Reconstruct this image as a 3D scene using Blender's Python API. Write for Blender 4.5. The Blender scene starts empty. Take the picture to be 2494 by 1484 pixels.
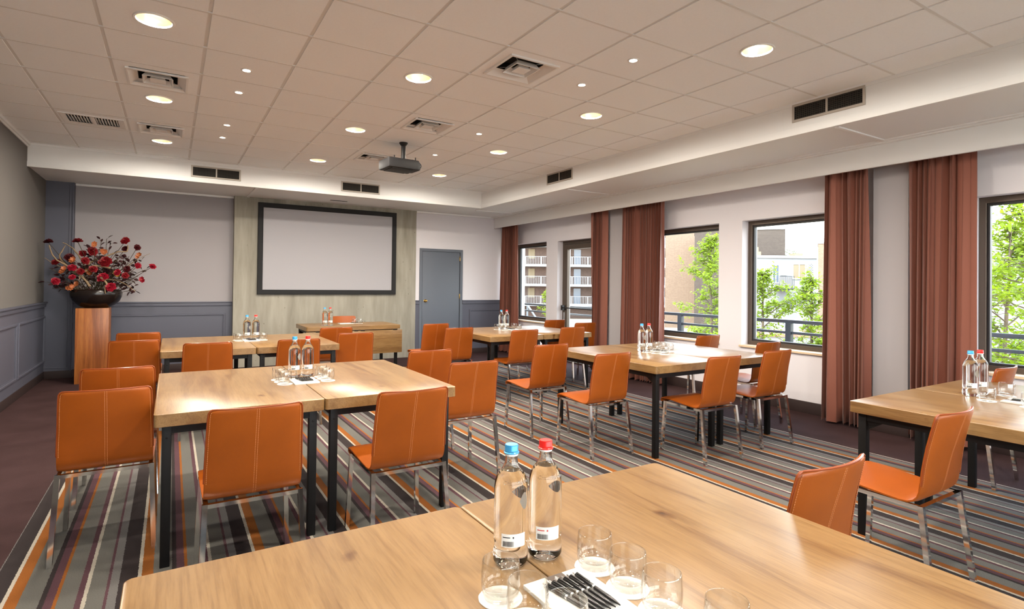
import bpy, bmesh, math, random
from mathutils import Vector, Matrix
PI = math.pi
random.seed(7)
S = bpy.context.scene
COL = S.collection

# ------------------------------------------------------------------ camera, sky, sun, exposure
CAM = Vector((1.01836982, -2.70588916, 1.40008))
cd = bpy.data.cameras.new('camera'); cam = bpy.data.objects.new('camera', cd); COL.objects.link(cam)
F_PX, RX, RY, RZ = 1348.60047, 1.58058376, 0.0116646860, -0.549554246
cam.matrix_world = Matrix.Translation(CAM) @ Matrix.Rotation(RZ, 4, 'Z') @ Matrix.Rotation(RX, 4, 'X') @ Matrix.Rotation(RY, 4, 'Z')
cd.sensor_fit = 'HORIZONTAL'; cd.sensor_width = 36.0; cd.lens = 36.0 * F_PX / 2494.0
cd.shift_x = (1247 - 1243.18415) / 2494.0; cd.shift_y = (679.994 - 742) / 2494.0
cd.clip_start = 0.02; cd.clip_end = 400
S.camera = cam

w = bpy.data.worlds.new('sky'); S.world = w; w.use_nodes = True
wn = w.node_tree; wn.nodes.clear()
wo = wn.nodes.new('ShaderNodeOutputWorld'); wb = wn.nodes.new('ShaderNodeBackground')
wtc = wn.nodes.new('ShaderNodeTexCoord'); wsep = wn.nodes.new('ShaderNodeSeparateXYZ'); wr = wn.nodes.new('ShaderNodeValToRGB')
wn.links.new(wtc.outputs['Generated'], wsep.inputs[0]); wn.links.new(wsep.outputs['Z'], wr.inputs[0])
wr.color_ramp.elements[0].position = 0.0; wr.color_ramp.elements[0].color = (1.0, 0.98, 0.95, 1)
wr.color_ramp.elements[1].position = 0.55; wr.color_ramp.elements[1].color = (0.62, 0.78, 1.0, 1)
wn.links.new(wr.outputs[0], wb.inputs['Color']); wb.inputs['Strength'].default_value = 6.5
wn.links.new(wb.outputs[0], wo.inputs[0])

sd = bpy.data.lights.new('sun', 'SUN'); sd.energy = 5.0; sd.angle = math.radians(2); sd.color = (1.0, 0.94, 0.84)
sun = bpy.data.objects.new('sun', sd); COL.objects.link(sun)
sun.rotation_euler = Vector((0.55, 0.30, -0.85)).to_track_quat('-Z', 'Y').to_euler(); sun.location = (-10, -5, 14)

S.view_settings.view_transform = 'Standard'; S.view_settings.look = 'None'
S.view_settings.gamma = 1.0; S.view_settings.exposure = 0.92; S.view_settings.use_curve_mapping = False
S.cycles.max_bounces = 10; S.cycles.diffuse_bounces = 5; S.cycles.glossy_bounces = 4
S.cycles.transmission_bounces = 10; S.cycles.transparent_max_bounces = 12
S.cycles.sample_clamp_indirect = 6.0; S.cycles.use_denoising = True

BIG_W, SMALL_W = 24.0, 6.0      # watts of the ceiling lamps

# ------------------------------------------------------------------ material helpers
def srgb(r, g, b):
    f = lambda c: (c / 255 / 12.92) if c / 255 <= 0.04045 else ((c / 255 + 0.055) / 1.055) ** 2.4
    return (f(r), f(g), f(b), 1.0)

def mat(name, col, rough=0.6, metal=0.0, spec=0.5, coat=0.0, sheen=0.0, trans=0.0, ior=1.45, emit=None, es=0.0, noise=0.0, nscale=30.0, bump=0.0, bscale=200.0):
    m = bpy.data.materials.new(name); m.use_nodes = True
    nt = m.node_tree; p = nt.nodes['Principled BSDF']
    p.inputs['Base Color'].default_value = col; p.inputs['Roughness'].default_value = rough
    p.inputs['Metallic'].default_value = metal; p.inputs['Specular IOR Level'].default_value = spec
    p.inputs['Coat Weight'].default_value = coat; p.inputs['Coat Roughness'].default_value = 0.2
    p.inputs['Sheen Weight'].default_value = sheen
    p.inputs['Transmission Weight'].default_value = trans; p.inputs['IOR'].default_value = ior
    if emit: p.inputs['Emission Color'].default_value = emit; p.inputs['Emission Strength'].default_value = es
    if noise or bump:
        tc = nt.nodes.new('ShaderNodeTexCoord')
    if noise:
        n = nt.nodes.new('ShaderNodeTexNoise'); n.inputs['Scale'].default_value = nscale; n.inputs['Detail'].default_value = 5
        nt.links.new(tc.outputs['Object'], n.inputs['Vector'])
        mx = nt.nodes.new('ShaderNodeMix'); mx.data_type = 'RGBA'
        mx.inputs['A'].default_value = tuple(c * (1 - noise) for c in col[:3]) + (1,)
        mx.inputs['B'].default_value = tuple(min(1, c * (1 + noise)) for c in col[:3]) + (1,)
        nt.links.new(n.outputs['Fac'], mx.inputs['Factor']); nt.links.new(mx.outputs['Result'], p.inputs['Base Color'])
    if bump:
        n2 = nt.nodes.new('ShaderNodeTexNoise'); n2.inputs['Scale'].default_value = bscale; n2.inputs['Detail'].default_value = 3
        nt.links.new(tc.outputs['Object'], n2.inputs['Vector'])
        b = nt.nodes.new('ShaderNodeBump'); b.inputs['Strength'].default_value = bump; b.inputs['Distance'].default_value = 0.002
        nt.links.new(n2.outputs['Fac'], b.inputs['Height']); nt.links.new(b.outputs['Normal'], p.inputs['Normal'])
    return m

def wood(name, axis, base, dark, light, knots=True, rough=0.31):
    """oak: grain runs along `axis` (0 x, 1 y, 2 z) in object space; each board offset by its own random number"""
    m = bpy.data.materials.new(name); m.use_nodes = True
    nt = m.node_tree; L = nt.links; p = nt.nodes['Principled BSDF']; N = nt.nodes.new
    p.inputs['Roughness'].default_value = rough
    tc = N('ShaderNodeTexCoord'); oi = N('ShaderNodeObjectInfo')
    mul = N('ShaderNodeVectorMath'); mul.operation = 'MULTIPLY_ADD'
    comb = N('ShaderNodeCombineXYZ')
    for i in range(3): comb.inputs[i].default_value = 17.0
    sc = N('ShaderNodeVectorMath'); sc.operation = 'SCALE'
    L.new(comb.outputs[0], sc.inputs[0]); L.new(oi.outputs['Random'], sc.inputs['Scale'])
    add = N('ShaderNodeVectorMath'); add.operation = 'ADD'
    L.new(tc.outputs['Object'], add.inputs[0]); L.new(sc.outputs[0], add.inputs[1])
    def stretched(a, b, detail, rgh=0.6, dist=0.0):
        mp = N('ShaderNodeMapping'); v = [b, b, b]; v[axis] = a
        mp.inputs['Scale'].default_value = v
        L.new(add.outputs[0], mp.inputs['Vector'])
        n = N('ShaderNodeTexNoise'); n.inputs['Scale'].default_value = 1.0; n.inputs['Detail'].default_value = detail
        n.inputs['Roughness'].default_value = rgh; n.inputs['Distortion'].default_value = dist
        L.new(mp.outputs[0], n.inputs['Vector']); return n
    broad = stretched(0.8, 9.0, 6, 0.62, 0.9); fine = stretched(7.0, 150.0, 5, 0.7)
    r = N('ShaderNodeValToRGB'); e = r.color_ramp.elements
    e[0].position = 0.33; e[0].color = dark; e[1].position = 0.66; e[1].color = light
    mid = r.color_ramp.elements.new(0.47); mid.color = base
    L.new(broad.outputs['Fac'], r.inputs[0])
    fr = N('ShaderNodeValToRGB'); fr.color_ramp.elements[0].position = 0.36; fr.color_ramp.elements[0].color = (0.66, 0.60, 0.52, 1)
    fr.color_ramp.elements[1].position = 0.56; fr.color_ramp.elements[1].color = (1, 1, 1, 1)
    L.new(fine.outputs['Fac'], fr.inputs[0])
    mx = N('ShaderNodeMix'); mx.data_type = 'RGBA'; mx.blend_type = 'MULTIPLY'; mx.inputs['Factor'].default_value = 0.75
    L.new(r.outputs[0], mx.inputs['A']); L.new(fr.outputs[0], mx.inputs['B'])
    out = mx
    if knots:
        mp = N('ShaderNodeMapping'); v = [5.0, 5.0, 5.0]; v[axis] = 3.2; v[1 if axis == 2 else 2] = 0.0; mp.inputs['Scale'].default_value = v
        L.new(add.outputs[0], mp.inputs['Vector'])
        wob = N('ShaderNodeTexNoise'); wob.inputs['Scale'].default_value = 25
        L.new(add.outputs[0], wob.inputs['Vector'])
        va = N('ShaderNodeVectorMath'); va.operation = 'MULTIPLY_ADD'; va.inputs[1].default_value = (0.14, 0.14, 0.14)
        L.new(wob.outputs['Color'], va.inputs[0]); L.new(mp.outputs[0], va.inputs[2])
        vo = N('ShaderNodeTexVoronoi'); vo.inputs['Scale'].default_value = 1.0
        L.new(va.outputs[0], vo.inputs['Vector'])
        kr = N('ShaderNodeValToRGB'); k = kr.color_ramp.elements
        k[0].position = 0.03; k[0].color = (0.16, 0.09, 0.05, 1); k[1].position = 0.13; k[1].color = (1, 1, 1, 1)
        kk = kr.color_ramp.elements.new(0.06); kk.color = (0.52, 0.38, 0.25, 1)
        L.new(vo.outputs['Distance'], kr.inputs[0])
        m2 = N('ShaderNodeMix'); m2.data_type = 'RGBA'; m2.blend_type = 'MULTIPLY'; m2.inputs['Factor'].default_value = 0.95
        L.new(mx.outputs['Result'], m2.inputs['A']); L.new(kr.outputs[0], m2.inputs['B']); out = m2
    L.new(out.outputs['Result'], p.inputs['Base Color'])
    b = N('ShaderNodeBump'); b.inputs['Strength'].default_value = 0.12; b.inputs['Distance'].default_value = 0.002
    L.new(fine.outputs['Fac'], b.inputs['Height']); L.new(b.outputs['Normal'], p.inputs['Normal'])
    return m

def concrete_mat():
    m = bpy.data.materials.new('fair_concrete'); m.use_nodes = True
    nt = m.node_tree; L = nt.links; p = nt.nodes['Principled BSDF']; N = nt.nodes.new
    p.inputs['Roughness'].default_value = 0.75
    tc = N('ShaderNodeTexCoord')
    mp = N('ShaderNodeMapping'); mp.inputs['Scale'].default_value = (5, 5, 0.7); L.new(tc.outputs['Object'], mp.inputs[0])
    n = N('ShaderNodeTexNoise'); n.inputs['Scale'].default_value = 1.2; n.inputs['Detail'].default_value = 8; n.inputs['Roughness'].default_value = 0.62
    L.new(mp.outputs[0], n.inputs['Vector'])
    r = N('ShaderNodeValToRGB'); e = r.color_ramp.elements
    e[0].position = 0.3; e[0].color = srgb(124, 119, 107); e[1].position = 0.7; e[1].color = srgb(160, 155, 142)
    L.new(n.outputs['Fac'], r.inputs[0])
    mp2 = N('ShaderNodeMapping'); mp2.inputs['Scale'].default_value = (7, 7, 5); L.new(tc.outputs['Object'], mp2.inputs[0])
    vo = N('ShaderNodeTexVoronoi'); vo.inputs['Scale'].default_value = 1.3; L.new(mp2.outputs[0], vo.inputs['Vector'])
    kr = N('ShaderNodeValToRGB'); k = kr.color_ramp.elements
    k[0].position = 0.045; k[0].color = (0.55, 0.53, 0.48, 1); k[1].position = 0.085; k[1].color = (1, 1, 1, 1)
    L.new(vo.outputs['Distance'], kr.inputs[0])
    mx = N('ShaderNodeMix'); mx.data_type = 'RGBA'; mx.blend_type = 'MULTIPLY'; mx.inputs['Factor'].default_value = 1
    L.new(r.outputs[0], mx.inputs['A']); L.new(kr.outputs[0], mx.inputs['B']); L.new(mx.outputs['Result'], p.inputs['Base Color'])
    return m

STRIPES = [(0, 'w', .015), (.015, 'o', .06), (.06, 'g', .138), (.138, 'd', .156), (.156, 'p', .19), (.19, 'o', .202), (.202, 'g', .269),
           (.269, 'p', .292), (.292, 'w', .309), (.309, 'g', .374), (.374, 'p', .384), (.384, 'h', .42), (.42, 'd', .4915)]
def carpet_mat():
    m = bpy.data.materials.new('striped_carpet'); m.use_nodes = True
    nt = m.node_tree; L = nt.links; p = nt.nodes['Principled BSDF']; N = nt.nodes.new
    p.inputs['Roughness'].default_value = 0.95; p.inputs['Specular IOR Level'].default_value = 0.15; p.inputs['Sheen Weight'].default_value = 0.0
    C = dict(w=srgb(172, 164, 150), o=srgb(138, 82, 34), g=srgb(100, 98, 93), h=srgb(108, 105, 103), d=srgb(50, 43, 43), p=srgb(84, 58, 64))
    tc = N('ShaderNodeTexCoord'); sep = N('ShaderNodeSeparateXYZ'); L.new(tc.outputs['Object'], sep.inputs[0])
    wn = N('ShaderNodeTexNoise'); wn.inputs['Scale'].default_value = 70; wn.inputs['Detail'].default_value = 2; L.new(tc.outputs['Object'], wn.inputs['Vector'])
    def math_(op, a, b, c=None):
        n = N('ShaderNodeMath'); n.operation = op
        for i, v in enumerate((a, b, c)):
            if v is None: continue
            if isinstance(v, (int, float)): n.inputs[i].default_value = v
            else: L.new(v, n.inputs[i])
        return n.outputs[0]
    wob = math_('MULTIPLY_ADD', wn.outputs['Fac'], 0.008, -0.004)
    x = math_('ADD', sep.outputs['X'], wob)
    u = math_('SUBTRACT', x, 0.413 - 0.4915 * 4)
    u = math_('DIVIDE', u, 0.4915)
    fr = N('ShaderNodeMath'); fr.operation = 'FRACT'; L.new(u, fr.inputs[0])
    r = N('ShaderNodeValToRGB'); r.color_ramp.interpolation = 'CONSTANT'
    el = r.color_ramp.elements
    el[0].position = 0; el[0].color = C['w']; el[1].position = STRIPES[1][0] / .4915; el[1].color = C['o']
    for a, c, b in STRIPES[2:]:
        e = el.new(a / .4915); e.color = C[c]
    L.new(fr.outputs[0], r.inputs[0])
    # plum border outside x 0.335 .. 6.13 and near the screen wall
    a = math_('GREATER_THAN', x, 0.338); b = math_('LESS_THAN', x, 6.128); c = math_('LESS_THAN', sep.outputs['Y'], 6.15)
    mask = math_('MULTIPLY', math_('MULTIPLY', a, b), c)
    bn = N('ShaderNodeTexNoise'); bn.inputs['Scale'].default_value = 3.5; bn.inputs['Detail'].default_value = 4; L.new(tc.outputs['Object'], bn.inputs['Vector'])
    br = N('ShaderNodeValToRGB'); br.color_ramp.elements[0].color = srgb(50, 32, 30); br.color_ramp.elements[1].color = srgb(72, 51, 52)
    L.new(bn.outputs['Fac'], br.inputs[0])
    mx = N('ShaderNodeMix'); mx.data_type = 'RGBA'; L.new(mask, mx.inputs['Factor']); L.new(br.outputs[0], mx.inputs['A']); L.new(r.outputs[0], mx.inputs['B'])
    fn = N('ShaderNodeTexNoise'); fn.inputs['Scale'].default_value = 260; fn.inputs['Detail'].default_value = 4; L.new(tc.outputs['Object'], fn.inputs['Vector'])
    rr = N('ShaderNodeValToRGB'); rr.color_ramp.elements[0].position = .3; rr.color_ramp.elements[0].color = (.62, .62, .62, 1); rr.color_ramp.elements[1].position = .7
    L.new(fn.outputs['Fac'], rr.inputs[0])
    m2 = N('ShaderNodeMix'); m2.data_type = 'RGBA'; m2.blend_type = 'MULTIPLY'; m2.inputs['Factor'].default_value = 0.8
    L.new(mx.outputs['Result'], m2.inputs['A']); L.new(rr.outputs[0], m2.inputs['B']); L.new(m2.outputs['Result'], p.inputs['Base Color'])
    bu = N('ShaderNodeBump'); bu.inputs['Strength'].default_value = 0.5; bu.inputs['Distance'].default_value = 0.004
    L.new(fn.outputs['Fac'], bu.inputs['Height']); L.new(bu.outputs['Normal'], p.inputs['Normal'])
    return m

def brick_mat(name, c1, c2, mortar, scale=3.0):
    m = bpy.data.materials.new(name); m.use_nodes = True
    nt = m.node_tree; L = nt.links; p = nt.nodes['Principled BSDF']; N = nt.nodes.new
    p.inputs['Roughness'].default_value = 0.9
    tc = N('ShaderNodeTexCoord'); mp = N('ShaderNodeMapping'); mp.inputs['Rotation'].default_value = (PI / 2, 0, 0)
    L.new(tc.outputs['Object'], mp.inputs[0])
    b = N('ShaderNodeTexBrick'); b.inputs['Scale'].default_value = scale; b.inputs['Color1'].default_value = c1
    b.inputs['Color2'].default_value = c2; b.inputs['Mortar'].default_value = mortar; b.inputs['Mortar Size'].default_value = 0.02
    L.new(mp.outputs[0], b.inputs['Vector']); L.new(b.outputs['Color'], p.inputs['Base Color'])
    return m

def pane_mat(name='window_glass', tint=(0.97, 0.99, 0.98, 1)):
    m = bpy.data.materials.new(name); m.use_nodes = True
    nt = m.node_tree; nt.nodes.clear(); N = nt.nodes.new; L = nt.links
    o = N('ShaderNodeOutputMaterial'); t = N('ShaderNodeBsdfTransparent'); t.inputs[0].default_value = tint
    g = N('ShaderNodeBsdfGlossy'); g.inputs['Roughness'].default_value = 0.01
    lw = N('ShaderNodeLayerWeight'); lw.inputs['Blend'].default_value = 0.5
    pw = N('ShaderNodeMath'); pw.operation = 'POWER'; pw.inputs[1].default_value = 5.0; L.new(lw.outputs['Facing'], pw.inputs[0])
    f = N('ShaderNodeMath'); f.operation = 'MULTIPLY_ADD'; f.inputs[1].default_value = 0.9; f.inputs[2].default_value = 0.035; L.new(pw.outputs[0], f.inputs[0])
    s = N('ShaderNodeMixShader'); L.new(f.outputs[0], s.inputs[0]); L.new(t.outputs[0], s.inputs[1]); L.new(g.outputs[0], s.inputs[2])
    L.new(s.outputs[0], o.inputs[0]); return m

def thin_glass_mat():
    m = pane_mat('thin_glass', (0.985, 0.985, 0.975, 1)); nt = m.node_tree
    for n in nt.nodes:
        if n.type == 'MATH' and n.operation == 'POWER': n.inputs[1].default_value = 3.0
        if n.type == 'MATH' and n.operation == 'MULTIPLY_ADD': n.inputs[1].default_value = 0.9; n.inputs[2].default_value = 0.06
    return m

def glass_mat(name, ior, col=(1, 1, 1, 1)):
    m = bpy.data.materials.new(name); m.use_nodes = True
    nt = m.node_tree; nt.nodes.clear(); N = nt.nodes.new; L = nt.links
    o = N('ShaderNodeOutputMaterial'); g = N('ShaderNodeBsdfGlass'); g.inputs['IOR'].default_value = ior; g.inputs['Roughness'].default_value = 0.0
    g.inputs['Color'].default_value = col; L.new(g.outputs[0], o.inputs[0]); return m

def leather_mat():
    m = mat('cognac_leather', srgb(140, 68, 14), rough=0.4, spec=0.35, coat=0.04, noise=0.18, nscale=6, bump=0.15, bscale=600)
    return m

M = dict(
    walllit=mat('lilac_grey_paint_lit', srgb(214, 210, 214), rough=0.8, noise=0.02, nscale=2),  # wall paint lightened: stronger light on the window side put into the colour
        oak=wood('oak_laminate', 1, srgb(129, 99, 61), srgb(108, 77, 43), srgb(139, 109, 71)),
    oakx=wood('oak_crosswise', 0, srgb(129, 99, 61), srgb(108, 77, 43), srgb(139, 109, 71)),
    pedestal=wood('stained_oak', 2, srgb(150, 88, 40), srgb(122, 66, 27), srgb(168, 106, 52), knots=False, rough=0.35),
    blackmetal=mat('black_steel', (0.006, 0.0055, 0.0055, 1), rough=0.5, spec=0.25),
    chrome=mat('chrome', (0.78, 0.77, 0.76, 1), rough=0.07, metal=1.0),
    steel=mat('brushed_steel', (0.6, 0.6, 0.6, 1), rough=0.3, metal=1.0),
    leather=leather_mat(),
    piping=mat('leather_piping', srgb(126, 56, 20), rough=0.35, coat=0.2),
    thread=mat('pale_thread', srgb(196, 130, 82), rough=0.8),
    carpet=carpet_mat(), concrete=concrete_mat(),
    ceil=mat('ceiling_tile', (0.90, 0.925, 0.94, 1), rough=0.9, noise=0.03, nscale=60, bump=0.25, bscale=350),
    grid=mat('ceiling_grid_paint', (0.72, 0.72, 0.71, 1), rough=0.5),
    white=mat('white_paint', (0.80, 0.80, 0.79, 1), rough=0.55),
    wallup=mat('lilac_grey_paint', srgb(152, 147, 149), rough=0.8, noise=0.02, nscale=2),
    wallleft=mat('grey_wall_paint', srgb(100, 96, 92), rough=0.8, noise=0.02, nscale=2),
    wains=mat('slate_blue_paint', srgb(82, 83, 95), rough=0.45),
    door=mat('slate_door_paint', srgb(96, 102, 112), rough=0.4),
    dark=mat('dark_skirting', srgb(46, 32, 30), rough=0.6),
    brass=mat('brass', srgb(200, 160, 90), rough=0.2, metal=1.0),
    screenfab=mat('screen_fabric', srgb(160, 158, 162), rough=0.9),
    blackfab=mat('black_velvet_frame', (0.012, 0.012, 0.013, 1), rough=0.8),
    bronze=mat('bronze_aluminium', srgb(84, 72, 62), rough=0.4, metal=0.3),
    darkframe=mat('dark_gasket', (0.02, 0.018, 0.018, 1), rough=0.5),
    sill=mat('stone_sill', srgb(214, 190, 160), rough=0.4, noise=0.06, nscale=20),
    curtain=mat('terracotta_curtain', srgb(122, 70, 54), rough=0.7, sheen=0.15, noise=0.05, nscale=300),
    pane=pane_mat(), water=glass_mat('bottle_of_water', 1.36, (0.985, 0.99, 0.985, 1)), glass=glass_mat('clear_glass', 1.45), thin=thin_glass_mat(),
    capblue=mat('blue_cap', srgb(58, 140, 190), rough=0.3, metal=0.3), capred=mat('red_cap', srgb(214, 36, 30), rough=0.3, metal=0.3),
    capring=mat('cap_ring', (0.85, 0.83, 0.8, 1), rough=0.4),
    paper=mat('white_paper', (0.62, 0.60, 0.57, 1), rough=0.8), label=mat('frosted_label', (0.62, 0.60, 0.57, 1), rough=0.5),
    ink=mat('dark_ink', (0.03, 0.03, 0.035, 1), rough=0.6), redink=mat('red_ink', srgb(180, 50, 45), rough=0.6),
    taupe=mat('taupe_print', srgb(96, 84, 76), rough=0.7),
    pen=mat('black_pen', (0.015, 0.014, 0.014, 1), rough=0.22),
    black=mat('black_void', (0.008, 0.008, 0.008, 1), rough=0.9),
    projector=mat('black_plastic', (0.012, 0.011, 0.012, 1), rough=0.55),
    grille=mat('grille_metal', srgb(178, 170, 160), rough=0.5, metal=0.2), mesh=mat('dark_mesh', srgb(62, 56, 48), rough=0.6),
    lampglow=mat('lamp_tube', (1, .9, .7, 1), emit=(1.0, 0.80, 0.50, 1), es=22.0),
    spotglow=mat('spot_lens', (1, .9, .8, 1), emit=(1.0, 0.82, 0.62, 1), es=16.0),
    reflector=mat('gold_reflector', (0.95, 0.90, 0.72, 1), rough=0.32, metal=1.0),
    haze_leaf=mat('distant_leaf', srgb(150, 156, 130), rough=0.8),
    bowl=mat('glazed_black_bowl', (0.010, 0.006, 0.005, 1), rough=0.22, spec=0.4, coat=0.1),
    rose=mat('red_petal', srgb(112, 6, 16), rough=0.55, noise=0.3, nscale=20), rosedark=mat('dark_red_petal', srgb(66, 5, 13), rough=0.55),
    pinkrose=mat('crimson_petal', srgb(138, 12, 34), rough=0.5), lily=mat('orange_petal', srgb(158, 88, 50), rough=0.5, noise=0.2, nscale=30),
    lilyy=mat('yellow_centre', srgb(176, 132, 56), rough=0.6), leafdark=mat('burgundy_leaf', srgb(52, 24, 26), rough=0.45),
    branch=mat('lichened_bark', srgb(134, 112, 86), rough=0.9, noise=0.35, nscale=60, bump=0.6, bscale=90), stem=mat('dark_stem', srgb(60, 48, 30), rough=0.7),
    leaf=mat('spring_leaf', srgb(104, 124, 20), rough=0.5, noise=0.35, nscale=1.6), bark=mat('tree_bark', srgb(84, 72, 58), rough=0.9),
    brickA=brick_mat('brown_brick', srgb(84, 64, 54), srgb(72, 54, 46), srgb(86, 74, 64)),
    brickB=brick_mat('beige_brick', srgb(112, 92, 74), srgb(102, 82, 66), srgb(114, 98, 84)),
    brickC=brick_mat('umber_brick', srgb(64, 54, 46), srgb(56, 46, 39), srgb(68, 59, 51)),
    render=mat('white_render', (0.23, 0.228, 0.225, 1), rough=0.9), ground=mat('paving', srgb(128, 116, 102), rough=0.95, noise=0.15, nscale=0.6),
    farglass=mat('far_window', srgb(84, 92, 104), rough=0.1), blind=mat('cream_blind', srgb(118, 104, 82), rough=0.8), rail=mat('dark_rail_paint', srgb(40, 42, 46), rough=0.4),
    greyrail=mat('grey_rail_paint', srgb(150, 156, 164), rough=0.5), terr=mat('terracotta_roof', srgb(136, 92, 74), rough=0.9),
    greywin=mat('grey_window_frame', srgb(150, 148, 146), rough=0.6),
)
# leaves let some light through
def translucent(m, col, f=0.45):
    nt = m.node_tree; N = nt.nodes.new; L = nt.links; o = nt.nodes['Material Output']; p = nt.nodes['Principled BSDF']
    t = N('ShaderNodeBsdfTranslucent'); t.inputs[0].default_value = col
    s = N('ShaderNodeMixShader'); s.inputs[0].default_value = f; L.new(p.outputs[0], s.inputs[1]); L.new(t.outputs[0], s.inputs[2]); L.new(s.outputs[0], o.inputs['Surface'])
translucent(M['leaf'], srgb(136, 156, 26))

# ------------------------------------------------------------------ mesh builder
class MB:
    def __init__(s): s.v = []; s.f = []; s.mi = []; s.cur = 0
    def add(s, vs, fs):
        o = len(s.v); s.v += [tuple(v) for v in vs]; s.f += [tuple(i + o for i in f) for f in fs]; s.mi += [s.cur] * len(fs)
    def box(s, x0, x1, y0, y1, z0, z1, bev=0.0, T=None):
        if bev > 0:
            bm = bmesh.new(); bmesh.ops.create_cube(bm, size=1)
            for v in bm.verts: v.co = Vector(((x0 + x1) / 2 + v.co.x * (x1 - x0), (y0 + y1) / 2 + v.co.y * (y1 - y0), (z0 + z1) / 2 + v.co.z * (z1 - z0)))
            bmesh.ops.bevel(bm, geom=bm.edges[:], offset=bev, segments=2, affect='EDGES', profile=0.6)
            vs = [v.co.copy() for v in bm.verts]; fs = [[v.index for v in f.verts] for f in bm.faces]; bm.free()
        else:
            vs = [Vector((x, y, z)) for z in (z0, z1) for y in (y0, y1) for x in (x0, x1)]
            fs = [(0, 2, 3, 1), (4, 5, 7, 6), (0, 1, 5, 4), (2, 6, 7, 3), (0, 4, 6, 2), (1, 3, 7, 5)]
        if T: vs = [T @ v for v in vs]
        s.add(vs, fs)
    def ring(s, u0, u1, z0, z1, w, d0, d1, axis='y', ch=0.0):
        """mitred rectangular frame in the u-z plane, from depth d0 to d1 along `axis`, with an optional chamfer on the d0 side"""
        def P(u, z, d): return (u, d, z) if axis == 'y' else (d, u, z)
        c = ch if d1 > d0 else -ch; prof = [(0, d1), (0, d0 + c), (ch, d0), (w - ch, d0), (w, d0 + c), (w, d1)]
        vs = []
        for i, d in prof:
            for u, z in ((u0 + i, z0 + i), (u1 - i, z0 + i), (u1 - i, z1 - i), (u0 + i, z1 - i)): vs.append(P(u, z, d))
        fs = []; n = len(prof)
        for a in range(n):
            c = (a + 1) % n
            for k in range(4): fs.append((a * 4 + k, a * 4 + (k + 1) % 4, c * 4 + (k + 1) % 4, c * 4 + k))
        s.add(vs, fs)
    def bar(s, a, b, w, h=None, up=(0, 0, 1)):
        a = Vector(a); b = Vector(b); h = h or w; d = (b - a).normalized(); u = Vector(up)
        if abs(d.dot(u)) > 0.95: u = Vector((0, 1, 0))
        x = d.cross(u).normalized(); y = x.cross(d).normalized()
        q = [a + x * (sx * w / 2) + y * (sy * h / 2) for sx, sy in ((-1, -1), (1, -1), (1, 1), (-1, 1))]
        q += [p + (b - a) for p in q]
        s.add(q, [(0, 1, 2, 3), (7, 6, 5, 4), (0, 4, 5, 1), (1, 5, 6, 2), (2, 6, 7, 3), (3, 7, 4, 0)])
    def tube(s, pts, r, n=8, caps=True):
        pts = [Vector(p) for p in pts]; rs = r if isinstance(r, (list, tuple)) else [r] * len(pts)
        o = []; up = Vector((0.123, 0.34, 0.93)).normalized()
        for i, p in enumerate(pts):
            d = (pts[min(i + 1, len(pts) - 1)] - pts[max(i - 1, 0)]).normalized()
            x = d.cross(up)
            if x.length < 0.05: x = d.cross(Vector((1, 0, 0)))
            x.normalize(); y = d.cross(x).normalized()
            o.append([p + (x * math.cos(t) + y * math.sin(t)) * rs[i] for t in [2 * PI * k / n for k in range(n)]])
        vs = [v for ring in o for v in ring]; fs = []
        for i in range(len(pts) - 1):
            for k in range(n): fs.append((i * n + k, i * n + (k + 1) % n, (i + 1) * n + (k + 1) % n, (i + 1) * n + k))
        if caps: fs.append(tuple(range(n))[::-1]); fs.append(tuple((len(pts) - 1) * n + k for k in range(n)))
        s.add(vs, fs)
    def lathe(s, prof, n=24, c=(0, 0, 0), flip=False, T=None):
        c = Vector(c); vs = []; fs = []; idx = []
        for r, z in prof:
            if r < 1e-6: idx.append([len(vs)]); vs.append(c + Vector((0, 0, z)))
            else:
                idx.append(list(range(len(vs), len(vs) + n)))
                vs += [c + Vector((r * math.cos(2 * PI * k / n), r * math.sin(2 * PI * k / n), z)) for k in range(n)]
        for a, b in zip(idx, idx[1:]):
            for k in range(n):
                k2 = (k + 1) % n
                if len(a) == 1 and len(b) == 1: continue
                if len(a) == 1: f = (a[0], b[k2], b[k])
                elif len(b) == 1: f = (a[k], a[k2], b[0])
                else: f = (a[k], a[k2], b[k2], b[k])
                fs.append(f[::-1] if flip else f)
        if T: vs = [T @ v for v in vs]
        s.add(vs, fs)
    def obj(s, name, m, parent=None, smooth=True, angle=38):
        me = bpy.data.meshes.new(name); me.from_pydata(s.v, [], s.f); me.validate()
        ms = m if isinstance(m, (list, tuple)) else [m]
        for x in ms: me.materials.append(M[x] if isinstance(x, str) else x)
        if len(ms) > 1 and len(me.polygons) == len(s.mi): me.polygons.foreach_set('material_index', s.mi)
        if smooth:
            me.shade_smooth(); me.set_sharp_from_angle(angle=math.radians(angle))
        me.update()
        o = bpy.data.objects.new(name, me); COL.objects.link(o)
        if parent is not None: o.parent = parent
        return o

def thing(name, label, cat, loc=(0, 0, 0), rz=0.0, group=None):
    o = bpy.data.objects.new(name, None); COL.objects.link(o); o.empty_display_size = 0.1
    o.location = loc; o.rotation_euler = (0, 0, rz); o['label'] = label; o['category'] = cat
    if group: o['group'] = group
    return o
def tag(o, label, cat, group=None, kind=None):
    o['label'] = label; o['category'] = cat
    if group: o['group'] = group
    if kind: o['kind'] = kind
    return o
def struct(o, label, cat):
    o['label'] = label; o['category'] = cat; o['kind'] = 'structure'; return o
def dup(root, loc=None, rz=None, label=None, group=None):
    r = root.copy(); COL.objects.link(r)
    for ch in list(root.children):
        c = ch.copy(); COL.objects.link(c); c.parent = r
        for g in ch.children:
            d = g.copy(); COL.objects.link(d); d.parent = c
    if loc is not None: r.location = loc
    if rz is not None: r.rotation_euler = (0, 0, rz)
    if label: r['label'] = label
    if group: r['group'] = group
    return r

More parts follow.
